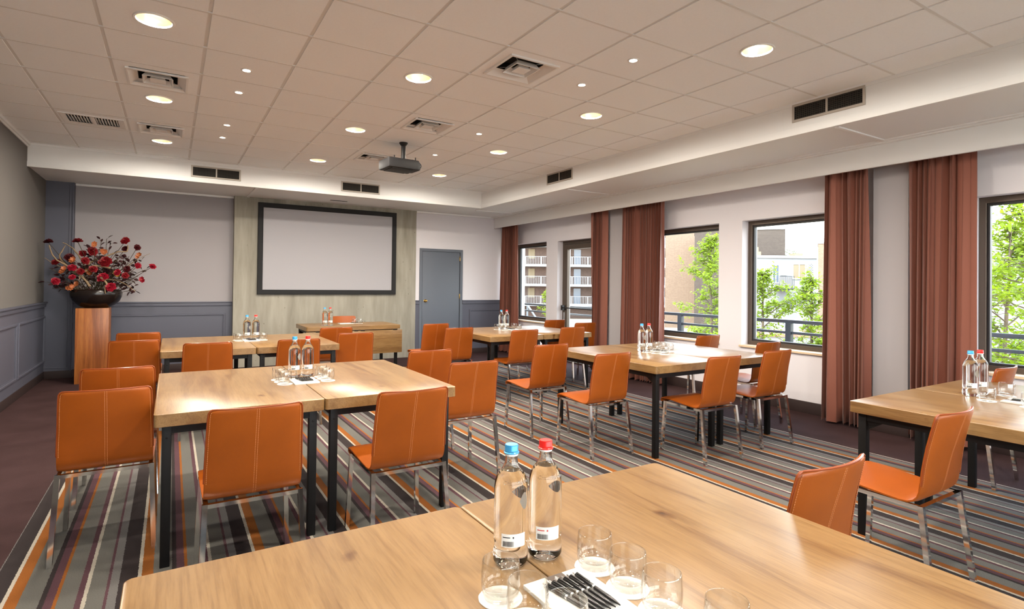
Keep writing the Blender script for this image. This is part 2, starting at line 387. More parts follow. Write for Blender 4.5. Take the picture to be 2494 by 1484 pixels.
# ================================================================== THE ROOM
XL, XR, YB, YD, YC, YN = -0.5, 7.10, 7.42, 7.28, 7.26, -4.4
ZC, ZS = 3.065, 2.785
XBK, YBK = 5.79, 6.12           # faces of the dropped bulkhead
XP = 6.72                       # curtain pelmet

b = MB(); b.box(XL - .1, 7.45, YN - .1, 7.6, -.12, 0); struct(b.obj('floor', 'carpet'), 'carpet in lengthwise grey, orange, white and plum stripes with a plain plum border', 'floor')

# ceiling: tiles in a grid, cut open at lamps and vents
BIG = [(1, 2), (1, 5), (1, 8), (4, 2), (4, 5), (4, 8), (7, -1), (7, 2), (7, 5), (7, 8), (1, -1), (4, -1), (1, -4), (4, -4), (7, -4)]
SPOT = [(2, 3), (2, 4), (2, 6), (2, 7), (6, 0), (6, 1), (6, 4), (6, 6), (6, 7), (2, -2), (2, 0), (6, -3)]
VENT = [(1, 4), (1, 7), (5, 1), (5, 4), (5, 7)]; SLAT = [(0, 7)]
def cell_c(i, j): return ((i + .5) * .6, (j + .5) * .6)
b = MB()
def hole_round(x0, x1, y0, y1, cx, cy, r, z):
    n = 32; ring = [(cx + r * math.cos(2 * PI * k / n), cy + r * math.sin(2 * PI * k / n)) for k in range(n)]
    out = []
    for k in range(n):
        dx, dy = ring[k][0] - cx, ring[k][1] - cy
        t = min(((x1 if dx > 0 else x0) - cx) / dx if abs(dx) > 1e-9 else 1e9, ((y1 if dy > 0 else y0) - cy) / dy if abs(dy) > 1e-9 else 1e9)
        out.append((cx + dx * t, cy + dy * t))
    vs = [(x, y, z) for x, y in ring] + [(x, y, z) for x, y in out]; fs = [(k, (k + 1) % n, n + (k + 1) % n, n + k)[::-1] for k in range(n)]
    vs += [(x1, y1, z), (x0, y1, z), (x0, y0, z), (x1, y0, z)]
    # 32 rays include the diagonals only for centred cells, so corners are exact
    b.add(vs[:2 * n], fs)
for i in range(-1, 10):
    for j in range(-8, 11):
        x0 = max(i * .6 + .012, XL); x1 = min((i + 1) * .6 - .012, XBK + .02); y0 = max(j * .6 + .003, YN); y1 = min((j + 1) * .6 - .003, YBK + .02)
        if x1 - x0 < .02 or y1 - y0 < .02: continue
        z = ZC; e = .006
        cx, cy = cell_c(i, j)
        if (i, j) in BIG: hole_round(x0, x1, y0, y1, cx, cy, .104, z)
        elif (i, j) in SPOT: hole_round(x0, x1, y0, y1, cx, cy, .034, z)
        elif (i, j) in VENT or (i, j) in SLAT:
            h = .19 if (i, j) in VENT else .2
            hy = h if (i, j) in VENT else .12
            if (i, j) in SLAT: h = .22; hy = .15
            a = [(cx - h, cy - hy), (cx + h, cy - hy), (cx + h, cy + hy), (cx - h, cy + hy)]; o = [(x0, y0), (x1, y0), (x1, y1), (x0, y1)]
            b.add([(x, y, z) for x, y in a + o], [(k, (k + 1) % 4, 4 + (k + 1) % 4, 4 + k)[::-1] for k in range(4)])
        else: b.add([(x0, y0, z), (x0, y1, z), (x1, y1, z), (x1, y0, z)], [(0, 1, 2, 3)])
        q = [(x0, y0), (x1, y0), (x1, y1), (x0, y1)]
        b.add([(x, y, z) for x, y in q] + [(x, y, z + .012) for x, y in q], [(0, 1, 5, 4), (1, 2, 6, 5), (2, 3, 7, 6), (3, 0, 4, 7)])
ce = b.obj('ceiling', 'ceil'); struct(ce, 'suspended ceiling of white mineral tiles in an exposed grid', 'ceiling')
b = MB()
for i in range(0, 10): b.box(i * .6 - .014, i * .6 + .014, YN, YBK + .05, ZC + .006, ZC + .03)
for j in range(-7, 11): b.box(XL, XBK + .05, j * .6 - .009, j * .6 + .009, ZC + .0005 - .002, ZC + .012)
o = b.obj('ceiling_grid', 'grid', ce)
b = MB(); b.box(XL - .1, 7.5, YN - .1, 7.65, 3.32, 3.45); b.obj('ceiling_slab', 'white', ce)

# bulkhead with stepped lower edge, soffit and pelmet
b = MB()
b.box(XL, XBK + .001, YBK, YBK + .02, 2.83, ZC + .03); b.box(XBK, XBK + .02, YN, YBK + .02, 2.83, ZC + .03)
b.box(XL, XBK - .018, YBK - .018, YBK + .02, 2.77, 2.835, .004); b.box(XBK - .018, XBK + .02, YN, YBK + .02, 2.77, 2.835, .004)
b.box(XL, XBK, YBK - .008, YBK + .002, 3.035, ZC); b.box(XBK - .008, XBK + .002, YN, YBK, 3.035, ZC)
for x in (.58, 4.56): b.box(x - .002, x + .002, YBK - .0015, YBK, 2.835, 3.035)
for y in (.318, 4.47, -2.4): b.box(XBK - .0015, XBK, y - .002, y + .002, 2.835, 3.035)
struct(b.obj('trim_1', 'white'), 'white dropped bulkhead stepping down around the tiled ceiling', 'bulkhead')
b = MB()
b.box(XL, 7.3, YBK + .02, 7.5, ZS, 2.83); b.box(XBK + .02, 7.3, YN, YBK + .03, ZS, 2.83)
for y in (-.13, 3.66, 6.45): b.box(XBK + .06, XP - .06, y - .018, y + .018, ZS - .012, ZS, .003)
b.box(2.05, 2.09, YBK + .03, YC, ZS - .012, ZS, .003)
b.box(XP - .05, XP + .01, YN, YD, ZS - .022, ZS + .01, .002); b.box(XP - .09, XP - .049, YN, YD, ZS - .010, ZS + .01, .002)
b.box(-.18, 1.875, YB - .035, YB, ZS - .03, ZS, .006); b.box(5.0, XP, YD - .035, YD, ZS - .03, ZS, .006)
struct(b.obj('trim_2', 'white'), 'white soffit panels with thin battens between bulkhead and walls', 'soffit')
b = MB(); b.box(3.28, 3.56, 6.79, 6.83, ZS - .004, ZS); tag(b.obj('soffit_slot_vent', 'black'), 'narrow black slot in the soffit above the screen', 'vent')
b = MB(); b.box(XP, XP + .03, YN, YD, 2.56, ZS + .02, .003); b.box(XP + .02, 7.1, YN, YD, 2.74, 2.76)
struct(b.obj('trim_3', 'white'), 'white curtain pelmet running along the window wall', 'pelmet')
b = MB(); b.box(XL, XL + .03, YN, YBK, ZC - .035, ZC, .006); b.box(XL, XL + .012, YN, YBK, ZC - .055, ZC - .035)
struct(b.obj('trim_4', 'white'), 'white cornice between left wall and tiled ceiling', 'cornice')

def panel_frame(b, axis, p, u0, u1, z0, z1, out, w=.028):
    """raised moulding rectangle on a wall: axis 'x' wall faces +x at x=p, axis 'y' wall faces -y at y=p"""
    if axis == 'x': b.ring(u0, u1, z0, z1, w, p + out, p - .002, 'x', .005); b.ring(u0 + w, u1 - w, z0 + w, z1 - w, .008, p + out * .45, p - .002, 'x')
    else: b.ring(u0, u1, z0, z1, w, p - out, p + .002, 'y', .005); b.ring(u0 + w, u1 - w, z0 + w, z1 - w, .008, p - out * .45, p + .002, 'y')

# left wall
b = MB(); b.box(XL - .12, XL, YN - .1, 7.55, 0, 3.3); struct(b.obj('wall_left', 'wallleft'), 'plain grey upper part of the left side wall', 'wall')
b = MB(); b.box(XL, XL + .012, YN, YB - .02, .1, 1.04); b.box(XL, XL + .045, YN, YB - .02, 1.06, 1.083, .006); b.box(XL, XL + .03, YN, YB - .02, 1.01, 1.062, .006)
y = 7.28
while y > YN:
    panel_frame(b, 'x', XL + .012, y - 1.56, y, .235, .885, .018); y -= 1.64
struct(b.obj('wall_left_wainscot', 'wains'), 'slate blue wainscot with framed panels on the left wall', 'wall')
b = MB(); b.box(XL, XL + .02, YN, YB, 0, .105, .003); struct(b.obj('baseboard_left', 'dark'), 'dark skirting under the left wainscot', 'baseboard')

# screen wall: left bay, concrete slab, door bay
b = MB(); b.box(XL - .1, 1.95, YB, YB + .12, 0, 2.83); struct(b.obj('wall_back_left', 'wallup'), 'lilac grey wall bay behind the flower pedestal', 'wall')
b = MB(); b.box(-.18, 1.875, YB - .012, YB, .1, 1.03); b.box(-.18, 1.875, YB - .045, YB, 1.05, 1.071, .006); b.box(-.18, 1.875, YB - .03, YB, 1.0, 1.052, .006)
panel_frame(b, 'y', YB - .012, -.08, 1.775, .235, .88, .018)
struct(b.obj('wall_back_wainscot', 'wains'), 'slate blue wainscot panel left of the concrete wall', 'wall')
b = MB(); b.box(-.18, 1.875, YB - .02, YB, 0, .1, .003); struct(b.obj('baseboard_back_left', 'dark'), 'dark skirting behind the flower pedestal', 'baseboard')
b = MB(); b.box(XL, -.18, YB - .11, YB, .1, ZS); b.box(-.235, -.222, YB - .118, YB - .11, .15, ZS - .03, .002); b.box(XL, -.235, YB - .118, YB - .11, .14, .155, .002)
b.box(-.2, -.18, YB - .125, YB - .09, .1, ZS, .004)
struct(b.obj('wall_pilaster', 'wains'), 'dark slate full-height pilaster in the left corner', 'pilaster')
b = MB(); b.box(XL, -.17, YB - .12, YB, 0, .105, .003); struct(b.obj('baseboard_pilaster', 'dark'), 'dark skirting under the corner pilaster', 'baseboard')
b = MB(); b.box(1.875, 5.0, YC, YC + .28, 0, ZS + .02); struct(b.obj('wall_concrete', 'concrete'), 'fair-faced concrete wall slab holding the screen', 'wall')
b = MB()
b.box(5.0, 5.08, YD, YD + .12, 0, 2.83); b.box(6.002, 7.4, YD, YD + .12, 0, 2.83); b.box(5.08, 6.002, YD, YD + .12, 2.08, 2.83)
struct(b.obj('wall_back_right', 'walllit'), 'lilac grey wall bay around the slate door', 'wall')
b = MB()
for x0, x1 in ((5.0, 5.08), (6.002, 7.1)):
    b.box(x0, x1, YD - .012, YD, .1, 1.03); b.box(x0, x1, YD - .04, YD, 1.055, 1.076, .006); b.box(x0, x1, YD - .028, YD, 1.0, 1.056, .006)
panel_frame(b, 'y', YD - .012, 6.16, 7.05, .235, .885, .016)
struct(b.obj('wall_back_wainscot_right', 'wains'), 'slate wainscot either side of the door', 'wall')
b = MB(); b.box(5.0, 5.08, YD - .02, YD, 0, .1, .003); b.box(6.002, 7.1, YD - .02, YD, 0, .1, .003); struct(b.obj('baseboard_back_right', 'dark'), 'dark skirting beside the slate door', 'baseboard')
d1 = thing('door_1', 'slate grey flush door with brass knob right of the concrete wall', 'door', (5.541, YD, 0)); d1['kind'] = 'structure'
b = MB()
b.ring(-.461, .461, -.08, 2.08, .055, -.02, .1, 'y', .004)
b.obj('door_frame', 'door', d1)
b = MB(); b.box(-.397, .397, 0.0, .045, .01, 2.027, .003); b.obj('door_leaf', 'door', d1)
b = MB(); T = Matrix.Translation((-.335, 0, 1.065)) @ Matrix.Rotation(PI / 2, 4, 'X')
b.lathe([(0, 0), (.028, 0), (.03, .004), (.012, .008), (.010, .03), (.024, .038), (.027, .05), (.02, .062), (0, .066)], 20, T=T); b.obj('door_knob', 'brass', d1)
for z in (.25, 1.1, 1.85):
    b = MB(); b.box(.392, .41, -.012, .002, z, z + .1, .002); b.obj('hinge', 'brass', d1)

# window wall
WIN = [(5.92, 7.13, .68, 2.23), (2.03, 3.24, .68, 2.23), (.42, 1.685, .68, 2.23), (-1.9, -.655, .68, 2.23), (-3.6, -2.4, .68, 2.23)]
DOORW = (4.40, 5.565, 0.0, 2.21)
b = MB(); ops = sorted([(a, c, z0, z1) for a, c, z0, z1 in WIN] + [DOORW]); y = YN - .1
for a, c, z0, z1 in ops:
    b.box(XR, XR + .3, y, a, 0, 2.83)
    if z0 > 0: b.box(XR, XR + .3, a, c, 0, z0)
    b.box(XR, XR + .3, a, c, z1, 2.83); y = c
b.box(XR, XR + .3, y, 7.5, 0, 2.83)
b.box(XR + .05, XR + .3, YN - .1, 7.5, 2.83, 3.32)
struct(b.obj('wall_right', 'walllit'), 'lilac grey window wall on the right', 'wall')
b = MB(); b.box(XL - .1, XR + .3, YN - .12, YN, 0, .55); b.box(XL - .1, XR + .3, YN - .12, YN, 2.65, 3.32); b.box(XL - .1, .2, YN - .12, YN, .55, 2.65); b.box(6.4, XR + .3, YN - .12, YN, .55, 2.65)
struct(b.obj('wall_near', 'wallleft'), 'plain grey wall behind the camera, around an added wide window', 'wall')
t = thing('window_6', 'wide bronze framed window added behind the camera for daylight on the ceiling', 'window', (3.3, YN - .08, .55)); t['kind'] = 'structure'  # unseen window, added so that daylight reaches the ceiling
b = MB()
for x in (-3.1, -1.55, 0, 1.55, 3.1): b.box(x - .03, x + .03, -.03, .03, 0, 2.1)
b.box(-3.1, 3.1, -.03, .03, 0, .06); b.box(-3.1, 3.1, -.03, .03, 2.04, 2.1); b.obj('window_frame', 'bronze', t)
b = MB(); b.box(-3.08, 3.08, -.004, .004, .03, 2.07); b.obj('window_pane', 'pane', t)
b = MB(); b.box(-12, 20, -30, -4.6, -.3, -.1); struct(b.obj('added_bounce_ground', 'ground'), 'unseen pale ground added behind the camera to bounce daylight indoors', 'ground')  # added out of view, throws daylight up through the window behind the camera
b = MB(); b.box(XL, 7.4, 7.5, 7.62, 2.8, 3.35); b.box(XL, 7.4, 7.5, 7.62, 0, 2.83); struct(b.obj('wall_outer_back', 'wallup'), 'outer leaf of the screen wall', 'wall')
COLS = [(3.68, 3.99), (-.202, .107)]
b = MB()
for a, c in COLS: b.box(6.97, XR, a, c, 0, ZS)
struct(b.obj('wall_piers', 'wallup'), 'two shallow wall piers between the curtains', 'pier')
b = MB(); y = YN
for a, c in sorted(COLS + [(DOORW[0], DOORW[1])]):
    b.box(XR - .02, XR, y, a, 0, .13, .004)
    if (a, c) in COLS: b.box(6.95, XR, a - .02, c + .02, 0, .13, .004)
    y = c
b.box(XR - .02, XR, y, YD, 0, .13, .004); struct(b.obj('baseboard_right', 'dark'), 'dark skirting along the window wall', 'baseboard')

XW = 7.22
def window(n, a, c, z0, z1, label):
    wy = (a + c) / 2; t = thing('window_%d' % n, label, 'window', (XW, wy, z0)); t['kind'] = 'structure'
    hw = (c - a) / 2; h = z1 - z0; b = MB(); f = .055
    b.ring(-hw, hw, 0, h, f, 0, .07, 'x', .004)
    b.obj('window_frame', 'bronze', t)
    b = MB(); g = .022
    b.ring(-hw + f, hw - f, f, h - f, g, .015, .06, 'x', .003)
    b.obj('window_gasket', 'darkframe', t)
    b = MB(); b.box(.035, .041, -hw + f, hw - f, f, h - f); b.obj('window_pane', 'pane', t)
    b = MB(); b.box(XR - XW - .03, .0, -hw - .02, hw + .02, -.022, .004, .004); b.obj('window_sill', 'sill', t)
    return t
window(1, *WIN[0], 'bronze framed window nearest the screen wall, brick flats outside')
window(2, *WIN[1], 'bronze framed window showing beige brick and a slender tree')
window(3, *WIN[2], 'bronze framed window showing the white house')
window(4, *WIN[3], 'tall bronze window at the right edge, filled with leaves')
window(5, *WIN[4], 'added bronze framed window beyond the right edge, for extra daylight')  # unseen opening, put in to let more daylight into the room
a, c, z0, z1 = DOORW; d2 = thing('door_2', 'bronze framed glazed terrace door between two windows', 'door', (XW, (a + c) / 2, 0)); d2['kind'] = 'structure'
hw = (c - a) / 2; b = MB()
b.ring(-hw, hw, -.05, z1, .06, 0, .07, 'x', .004)
b.obj('door_frame', 'bronze', d2)
b = MB(); b.ring(-hw + .065, hw - .065, .02, z1 - .065, .09, -.012, .05, 'x', .004); leaf = b.obj('door_leaf', 'bronze', d2)
b = MB(); b.box(.015, .021, -hw + .14, hw - .14, .15, z1 - .16); b.obj('door_pane', 'pane', d2)
b = MB(); b.bar((-.07, -hw + .1, .985), (-.07, hw - .07, .985), .02); b.box(-.08, -.01, hw - .11, hw - .06, .94, 1.03, .005); b.box(-.08, -.01, -hw + .06, -hw + .11, .94, 1.03, .005)
b.obj('push_bar', 'darkframe', d2)
b = MB(); b.box(-.03, -.012, hw - .1, hw - .075, .6, .9, .003); b.obj('lock_handle', 'steel', d2)

# curtains
def curtain(name_label, y0, y1, seed, flat=0.0):
    R = random.Random(seed); n = 150; H0, H1 = .035, 2.62; rows = 14
    L = y1 - y0; k = L / .066
    ph = [R.uniform(-.5, .5) for _ in range(8)]
    vs = []; fs = []
    for r in range(rows + 1):
        t = r / rows; z = H0 + (H1 - H0) * t
        for i in range(n + 1):
            u = i / n; y = y0 + u * L
            warp = .35 * math.sin(u * 7 + ph[0] * 6) + .25 * math.sin(u * 15 + ph[1] * 6) + (1 - t) * .35 * math.sin(u * 5 + ph[2] * 8)
            a = 2 * PI * (k * u + warp)
            amp = .046 * (1 + .35 * math.sin(u * 11 + ph[3] * 9)) * (.8 + .35 * (1 - t))
            if flat and u < flat: amp *= .22
            x = 6.885 + amp * math.sin(a) + .012 * math.sin(a * .5 + ph[4] * 6) * (1 - t)
            vs.append((x, y + .012 * math.sin(2 * a + 1) + .012 * (1 - t) * math.sin(u * 9 + ph[5]), z + (.012 * math.sin(a) if r == 0 else 0)))
    m = n + 1
    for r in range(rows):
        for i in range(n): fs.append((r * m + i, r * m + i + 1, (r + 1) * m + i + 1, (r + 1) * m + i))
    nv = len(vs); vs += [(x + .004, y, z) for x, y, z in vs]; fs += [tuple(q + nv for q in f[::-1]) for f in fs]
    for i in range(n): fs.append((i, i + nv, i + 1 + nv, i + 1)); q = rows * m; fs.append((q + i, q + i + 1, q + i + 1 + nv, q + i + nv))
    for r in range(rows): fs.append((r * m, (r + 1) * m, (r + 1) * m + nv, r * m + nv)); fs.append((r * m + n, r * m + n + nv, (r + 1) * m + n + nv, (r + 1) * m + n))
    b = MB(); b.add(vs, fs); tag(b.obj('curtain', 'curtain', angle=80), name_label, 'curtain', 'gathered curtains along the window wall')
curtain('terracotta curtain in the corner next to the slate wainscot', 6.62, 7.22, 1)
curtain('terracotta curtain hanging over the glazed terrace door', 4.0, 4.36, 2)
curtain('terracotta curtain just right of the narrow pier, beside the slender tree', 2.80, 3.60, 3)
curtain('terracotta curtain covering the edge of the window with the white house', .115, .53, 4)
curtain('widest terracotta curtain, right of the broad pier', -.76, -.235, 5, flat=.3)
curtain('terracotta curtain beyond the right edge of the view', -2.4, -1.95, 6)

# ================================================================== CEILING FITTINGS
def big_light():
    t = thing('recessed_downlight', '', 'ceiling light', (0, 0, 0))
    b = MB(); b.lathe([(.098, .0), (.100, -.006), (.112, -.007), (.116, -.003), (.116, .002)], 40); b.obj('trim_ring', 'white', t)
    b = MB(); b.lathe([(.099, 0.0), (.092, .03), (.078, .07), (.05, .10), (0, .105)], 40); b.obj('reflector', 'reflector', t)
    for s in (-1, 1):
        b = MB(); b.tube([(-.055, s * .025, .075), (-.03, s * .025, .06), (.045, s * .025, .055)], .011, 10); b.obj('lamp_tube', 'lampglow', t)
    return t
def add_lamp(parent, watts, r, z, col):
    l = bpy.data.lights.new('lamp_light', 'AREA'); l.shape = 'DISK'; l.size = r * 2; l.energy = watts; l.color = col
    o = bpy.data.objects.new('lamp_light', l); COL.objects.link(o); o.parent = parent; o.location = (0, 0, z)
L0 = big_light(); first = True; WARM = (1.0, 0.92, 0.80)
def big_label(i, j):
    row = {-4: 'fifth', -1: 'fourth', 2: 'third', 5: 'second', 8: 'first'}[j]; colm = {1: 'left row', 4: 'middle row', 7: 'window side row'}[i]
    return 'large round ceiling light, %s from the screen wall, %s' % (row, colm)
for i, j in BIG:
    x, y = cell_c(i, j)
    t = L0 if first else dup(L0); first = False
    t.location = (x, y, ZC); t['label'] = big_label(i, j); t['group'] = 'large round recessed ceiling lights'
for i, j in BIG:
    pass
for t in [o for o in COL.objects if o.name.startswith('recessed_downlight')]: add_lamp(t, BIG_W, .085, .004, WARM)
def spot_light():
    t = thing('ceiling_spotlight', '', 'spotlight')
    b = MB(); b.lathe([(.028, .002), (.030, -.004), (.040, -.005), (.043, .001)], 28); b.obj('trim_ring', 'white', t)
    b = MB(); b.lathe([(0, .004), (.027, .004), (.030, .012), (0, .02)], 24); b.obj('lens', 'spotglow', t)
    return t
S0 = spot_light(); first = True
for i, j in SPOT:
    x, y = cell_c(i, j); t = S0 if first else dup(S0); first = False; t.location = (x, y, ZC)
    js = sorted([q for p, q in SPOT if p == i], reverse=True).index(j)
    t['label'] = 'tiny round spot, %s from the screen wall, %s' % (['nearest', 'second', 'third', 'fourth', 'fifth', 'sixth'][js], 'on the left side of the ceiling' if i == 2 else 'right of the projector line')
    t['group'] = 'small ceiling spots'
for t in [o for o in COL.objects if o.name.startswith('ceiling_spotlight')]: add_lamp(t, SMALL_W, .03, -.006, (1.0, .88, .74))
def sq_frame(b, h0, z0, h1, z1, hy0=None, hy1=None):
    hy0 = hy0 or h0; hy1 = hy1 or h1
    a = [(-h0, -hy0, z0), (h0, -hy0, z0), (h0, hy0, z0), (-h0, hy0, z0)]; c = [(-h1, -hy1, z1), (h1, -hy1, z1), (h1, hy1, z1), (-h1, hy1, z1)]
    b.add(a + c, [(k, (k + 1) % 4, 4 + (k + 1) % 4, 4 + k) for k in range(4)])
def vent():
    t = thing('ceiling_diffuser', '', 'air vent')
    b = MB(); sq_frame(b, .215, .0, .215, -.012); sq_frame(b, .215, -.012, .2, -.014); sq_frame(b, .2, -.014, .135, .035); sq_frame(b, .135, .035, .137, .037); b.obj('frame', 'white', t)
    b = MB(); sq_frame(b, .108, -.012, .080, .03); sq_frame(b, .108, -.012, .102, -.013); sq_frame(b, .102, -.013, .078, .028); b.obj('louvre_ring', 'white', t)
    b = MB(); sq_frame(b, .055, -.012, .04, .02); b.add([(-.055, -.055, -.012), (-.055, .055, -.012), (.055, .055, -.012), (.055, -.055, -.012)], [(0, 1, 2, 3)]); b.obj('core_plate', 'white', t)
    b = MB(); b.box(-.14, .14, -.14, .14, .09, .1); b.box(-.14, -.135, -.14, .14, .03, .1); b.box(.135, .14, -.14, .14, .03, .1); b.box(-.14, .14, -.14, -.135, .03, .1); b.box(-.14, .14, .135, .14, .03, .1); b.obj('duct', 'black', t)
    b = MB()
    for s in (-1, 1): b.bar((s * .12, s * .12, .03), (s * .03, s * .03, .02), .004); b.bar((s * .12, -s * .12, .03), (s * .03, -s * .03, .02), .004)
    b.obj('bracket', 'steel', t)
    return t
V0 = vent(); first = True
VL = {(1, 4): 'square white air diffuser between two large lights, left side of ceiling', (1, 7): 'square white air diffuser left side, close to the bulkhead', (5, 1): 'largest looking square air diffuser, mid ceiling',
      (5, 4): 'square air diffuser just in front of the projector mount', (5, 7): 'small looking square air diffuser behind the projector'}
for i, j in VENT:
    x, y = cell_c(i, j); t = V0 if first else dup(V0); first = False; t.location = (x, y + (.04 if j > 1 else 0), ZC); t['label'] = VL[(i, j)]; t['group'] = 'square ceiling diffusers'
t = thing('return_air_grille', 'slatted white return air grille near the left cornice', 'air vent', (.302, 4.5, ZC))
b = MB(); sq_frame(b, .27, .001, .27, -.01, .2, .2); sq_frame(b, .27, -.01, .255, -.012, .2, .185); sq_frame(b, .255, -.012, .215, -.004, .185, .145); b.obj('frame', 'white', t)
b = MB(); b.box(-.23, .23, -.16, .16, .05, .055); b.obj('duct', 'black', t)
b = MB()
for k in range(17):
    x = -.2 + k * .025
    if k == 8: b.box(-.016, .016, -.145, .145, -.006, .002, .001); continue
    b.bar((x, -.145, .004), (x, .145, .004), .016, .003, up=(.55, 0, 1))
b.obj('slats', 'white', t)
def side_grille(name_label, loc, rz, w=.62, h=.16):
    t = thing('bulkhead_grille', name_label, 'air vent', loc, rz, 'mesh grilles in the bulkhead')
    b = MB(); f = .022
    b.ring(-w / 2, w / 2, 0, h, f, -.012, 0, 'y', .003); b.box(-.009, .009, -.011, 0, f - .002, h - f + .002)
    b.obj('frame', 'grille', t)
    b = MB(); b.box(-w / 2 + .01, w / 2 - .01, -.003, -.001, .01, h - .01); b.obj('backing', 'black', t)
    for s in (-1, 1):
        b = MB(); x0 = -w / 2 + f if s < 0 else .009; x1 = -.009 if s < 0 else w / 2 - f; n = 15
        for k in range(n + 1):
            x = x0 + (x1 - x0) * k / n; b.box(x - .0016, x + .0016, -.008, -.004, f, h - f)
        for k in range(7):
            z = f + (h - 2 * f) * (k + .5) / 7; b.box(x0, x1, -.009, -.004, z - .0016, z + .0016)
        b.obj('mesh_panel', 'mesh', t)
side_grille('black mesh grille in the back bulkhead, above the left edge of the concrete wall', (1.54, YBK, 2.84), 0)
side_grille('black mesh grille in the back bulkhead, above the projection screen', (3.59, YBK, 2.84), 0)
side_grille('black mesh grille in the window side bulkhead, far one past the projector', (XBK, 3.755, 2.89), -PI / 2)
side_grille('large looking black mesh grille in the window side bulkhead', (XBK, -.08, 2.89), -PI / 2)

# projector on its pole
t = thing('projector', 'black projector hanging on a short ceiling pole', 'projector', (3.342, 3.55, 0))
b = MB(); b.lathe([(.05, ZC), (.05, ZC - .01), (.035, ZC - .03), (.03, ZC - .035)], 24); b.tube([(0, 0, ZC - .03), (0, 0, 2.86)], .026, 20); b.obj('mounting_pole', 'projector', t)
b = MB(); T = Matrix.Translation((-.01, .06, 2.80)) @ Matrix.Rotation(math.radians(4), 4, 'Z')
b.box(-.215, .17, -.16, .16, -.055, .06, .02, T=T); b.box(.12, .21, -.12, .12, -.05, .045, .025, T=T); b.box(-.16, .1, -.13, .13, -.062, -.05, .004, T=T); hb = b.obj('housing', 'projector', t)
b = MB(); b.lathe([(0, 0), (.032, 0), (.038, .01), (.038, .03), (.03, .03)], 24, T=Matrix.Translation((.03, .225, 2.80)) @ Matrix.Rotation(PI / 2, 4, 'X')); b.obj('lens', 'projector', t)
b = MB(); b.tube([(.1 + .12 * math.sin(a), -.02, 2.80 + .06 * math.cos(a) + .01) for a in [k * PI / 10 for k in range(0, 11)]], .005, 8); b.obj('cable', 'projector', t)
b = MB(); b.box(-.15, -.14, -.1, -.09, 2.855, 2.885); b.box(.11, .12, -.1, -.09, 2.855, 2.885); b.obj('adjusting_screw', 'projector', t)

# screen
t = thing('projection_screen', 'wide blank white projection screen in a black frame', 'projection screen', (3.407, YC, 1.189))
W2, HH, f = 1.183, 1.519, .078
b = MB()
b.ring(-W2, W2, 0, HH, f, -.05, 0, 'y', .006)
b.obj('frame', 'blackfab', t)
b = MB(); b.box(-W2 + .05, W2 - .05, -.028, -.02, .05, HH - .05); b.obj('screen_surface', 'screenfab', t)

# ================================================================== TABLES
ZT = .754
def table_unit(w=.798, d=1.4, grain='oak'):
    t = thing('flip_top_table', '', 'table'); th = .062; r = .018; n = 5
    b = MB(); out = []
    for cx, cy, a0 in ((w / 2 - r, d / 2 - r, 0), (-w / 2 + r, d / 2 - r, PI / 2), (-w / 2 + r, -d / 2 + r, PI), (w / 2 - r, -d / 2 + r, 1.5 * PI)):
        for k in range(n + 1): a = a0 + k * PI / 2 / n; out.append((cx + r * math.cos(a), cy + r * math.sin(a)))
    m = len(out); e = .0015
    rings = [(1, ZT - th), (0, ZT - th + e), (0, ZT - e), (1, ZT)]
    vs = []
    for ins, z in rings:
        for x, y in out: vs.append((x * (1 - ins * e / (w / 2)), y * (1 - ins * e / (d / 2)), z))
    fs = [tuple(range(m))[::-1], tuple(3 * m + k for k in range(m))]
    for q in range(3):
        for k in range(m): fs.append((q * m + k, q * m + (k + 1) % m, (q + 1) * m + (k + 1) % m, (q + 1) * m + k))
    b.add(vs, fs); b.obj('table_top', grain, t)
    zl = ZT - th; fx, fy = w / 2 - .055, d / 2 - .055
    b = MB()
    for s in (-1, 1): b.box(-fx, fx, s * fy - .016, s * fy + .016, zl - .042, zl - .002); b.box(s * fx - .016, s * fx + .016, -fy, fy, zl - .042, zl - .002)
    b.obj('under_frame', 'blackmetal', t)
    for sx in (-1, 1):
        for sy in (-1, 1):
            b = MB(); x, y = sx * fx, sy * fy; b.box(x - .021, x + .021, y - .021, y + .021, 0, zl - .004, .003); lg = b.obj('leg', 'blackmetal', t)
            b = MB(); b.add([(x - .006, y - sy * .02, zl - .005), (x - .006, y - sy * .13, zl - .005), (x - .006, y - sy * .13, zl - .025), (x - .006, y - sy * .02, zl - .095),
                             (x + .006, y - sy * .02, zl - .005), (x + .006, y - sy * .13, zl - .005), (x + .006, y - sy * .13, zl - .025), (x + .006, y - sy * .02, zl - .095)],
                            [(0, 1, 2, 3), (7, 6, 5, 4), (0, 4, 5, 1), (1, 5, 6, 2), (2, 6, 7, 3), (3, 7, 4, 0)])
            b.lathe([(0, 0), (.006, 0), (.006, .003), (0, .004)], 10, T=Matrix.Translation((x, y - .021 , zl - .06)) @ Matrix.Rotation(PI / 2, 4, 'X'))
            b.obj('folding_bracket', 'blackmetal', lg)
    return t
TU = table_unit(); first = True
TAB = [('nearest pair of tables', .94, -1.952, 'left half of the nearest oak table, pen pad on its right edge', 'right half of the nearest oak table, in front of the camera'),
       ('left middle pair', .955, 1.142, 'oak table half with orange chairs on its left side, left middle group', 'oak table half with chairs on its right side, left middle group'),
       ('left rear pair', .94, 3.9, 'oak table half nearest the flower pedestal', 'oak table half right of the rear left bottles, before the desk'),
       ('right rear pair', 4.345, 3.88, 'oak table half in front of the slate door', 'oak table half before the corner window, gleaming with daylight'),
       ('right middle pair', 4.345, 1.172, 'left half of the oak table in the middle right group', 'right half of the middle right oak table, bright with window light'),
       ('right edge pair', 4.352, -1.705, 'oak table half at the right edge with its seam running to the window', 'far half of the right edge oak table below the tall window')]
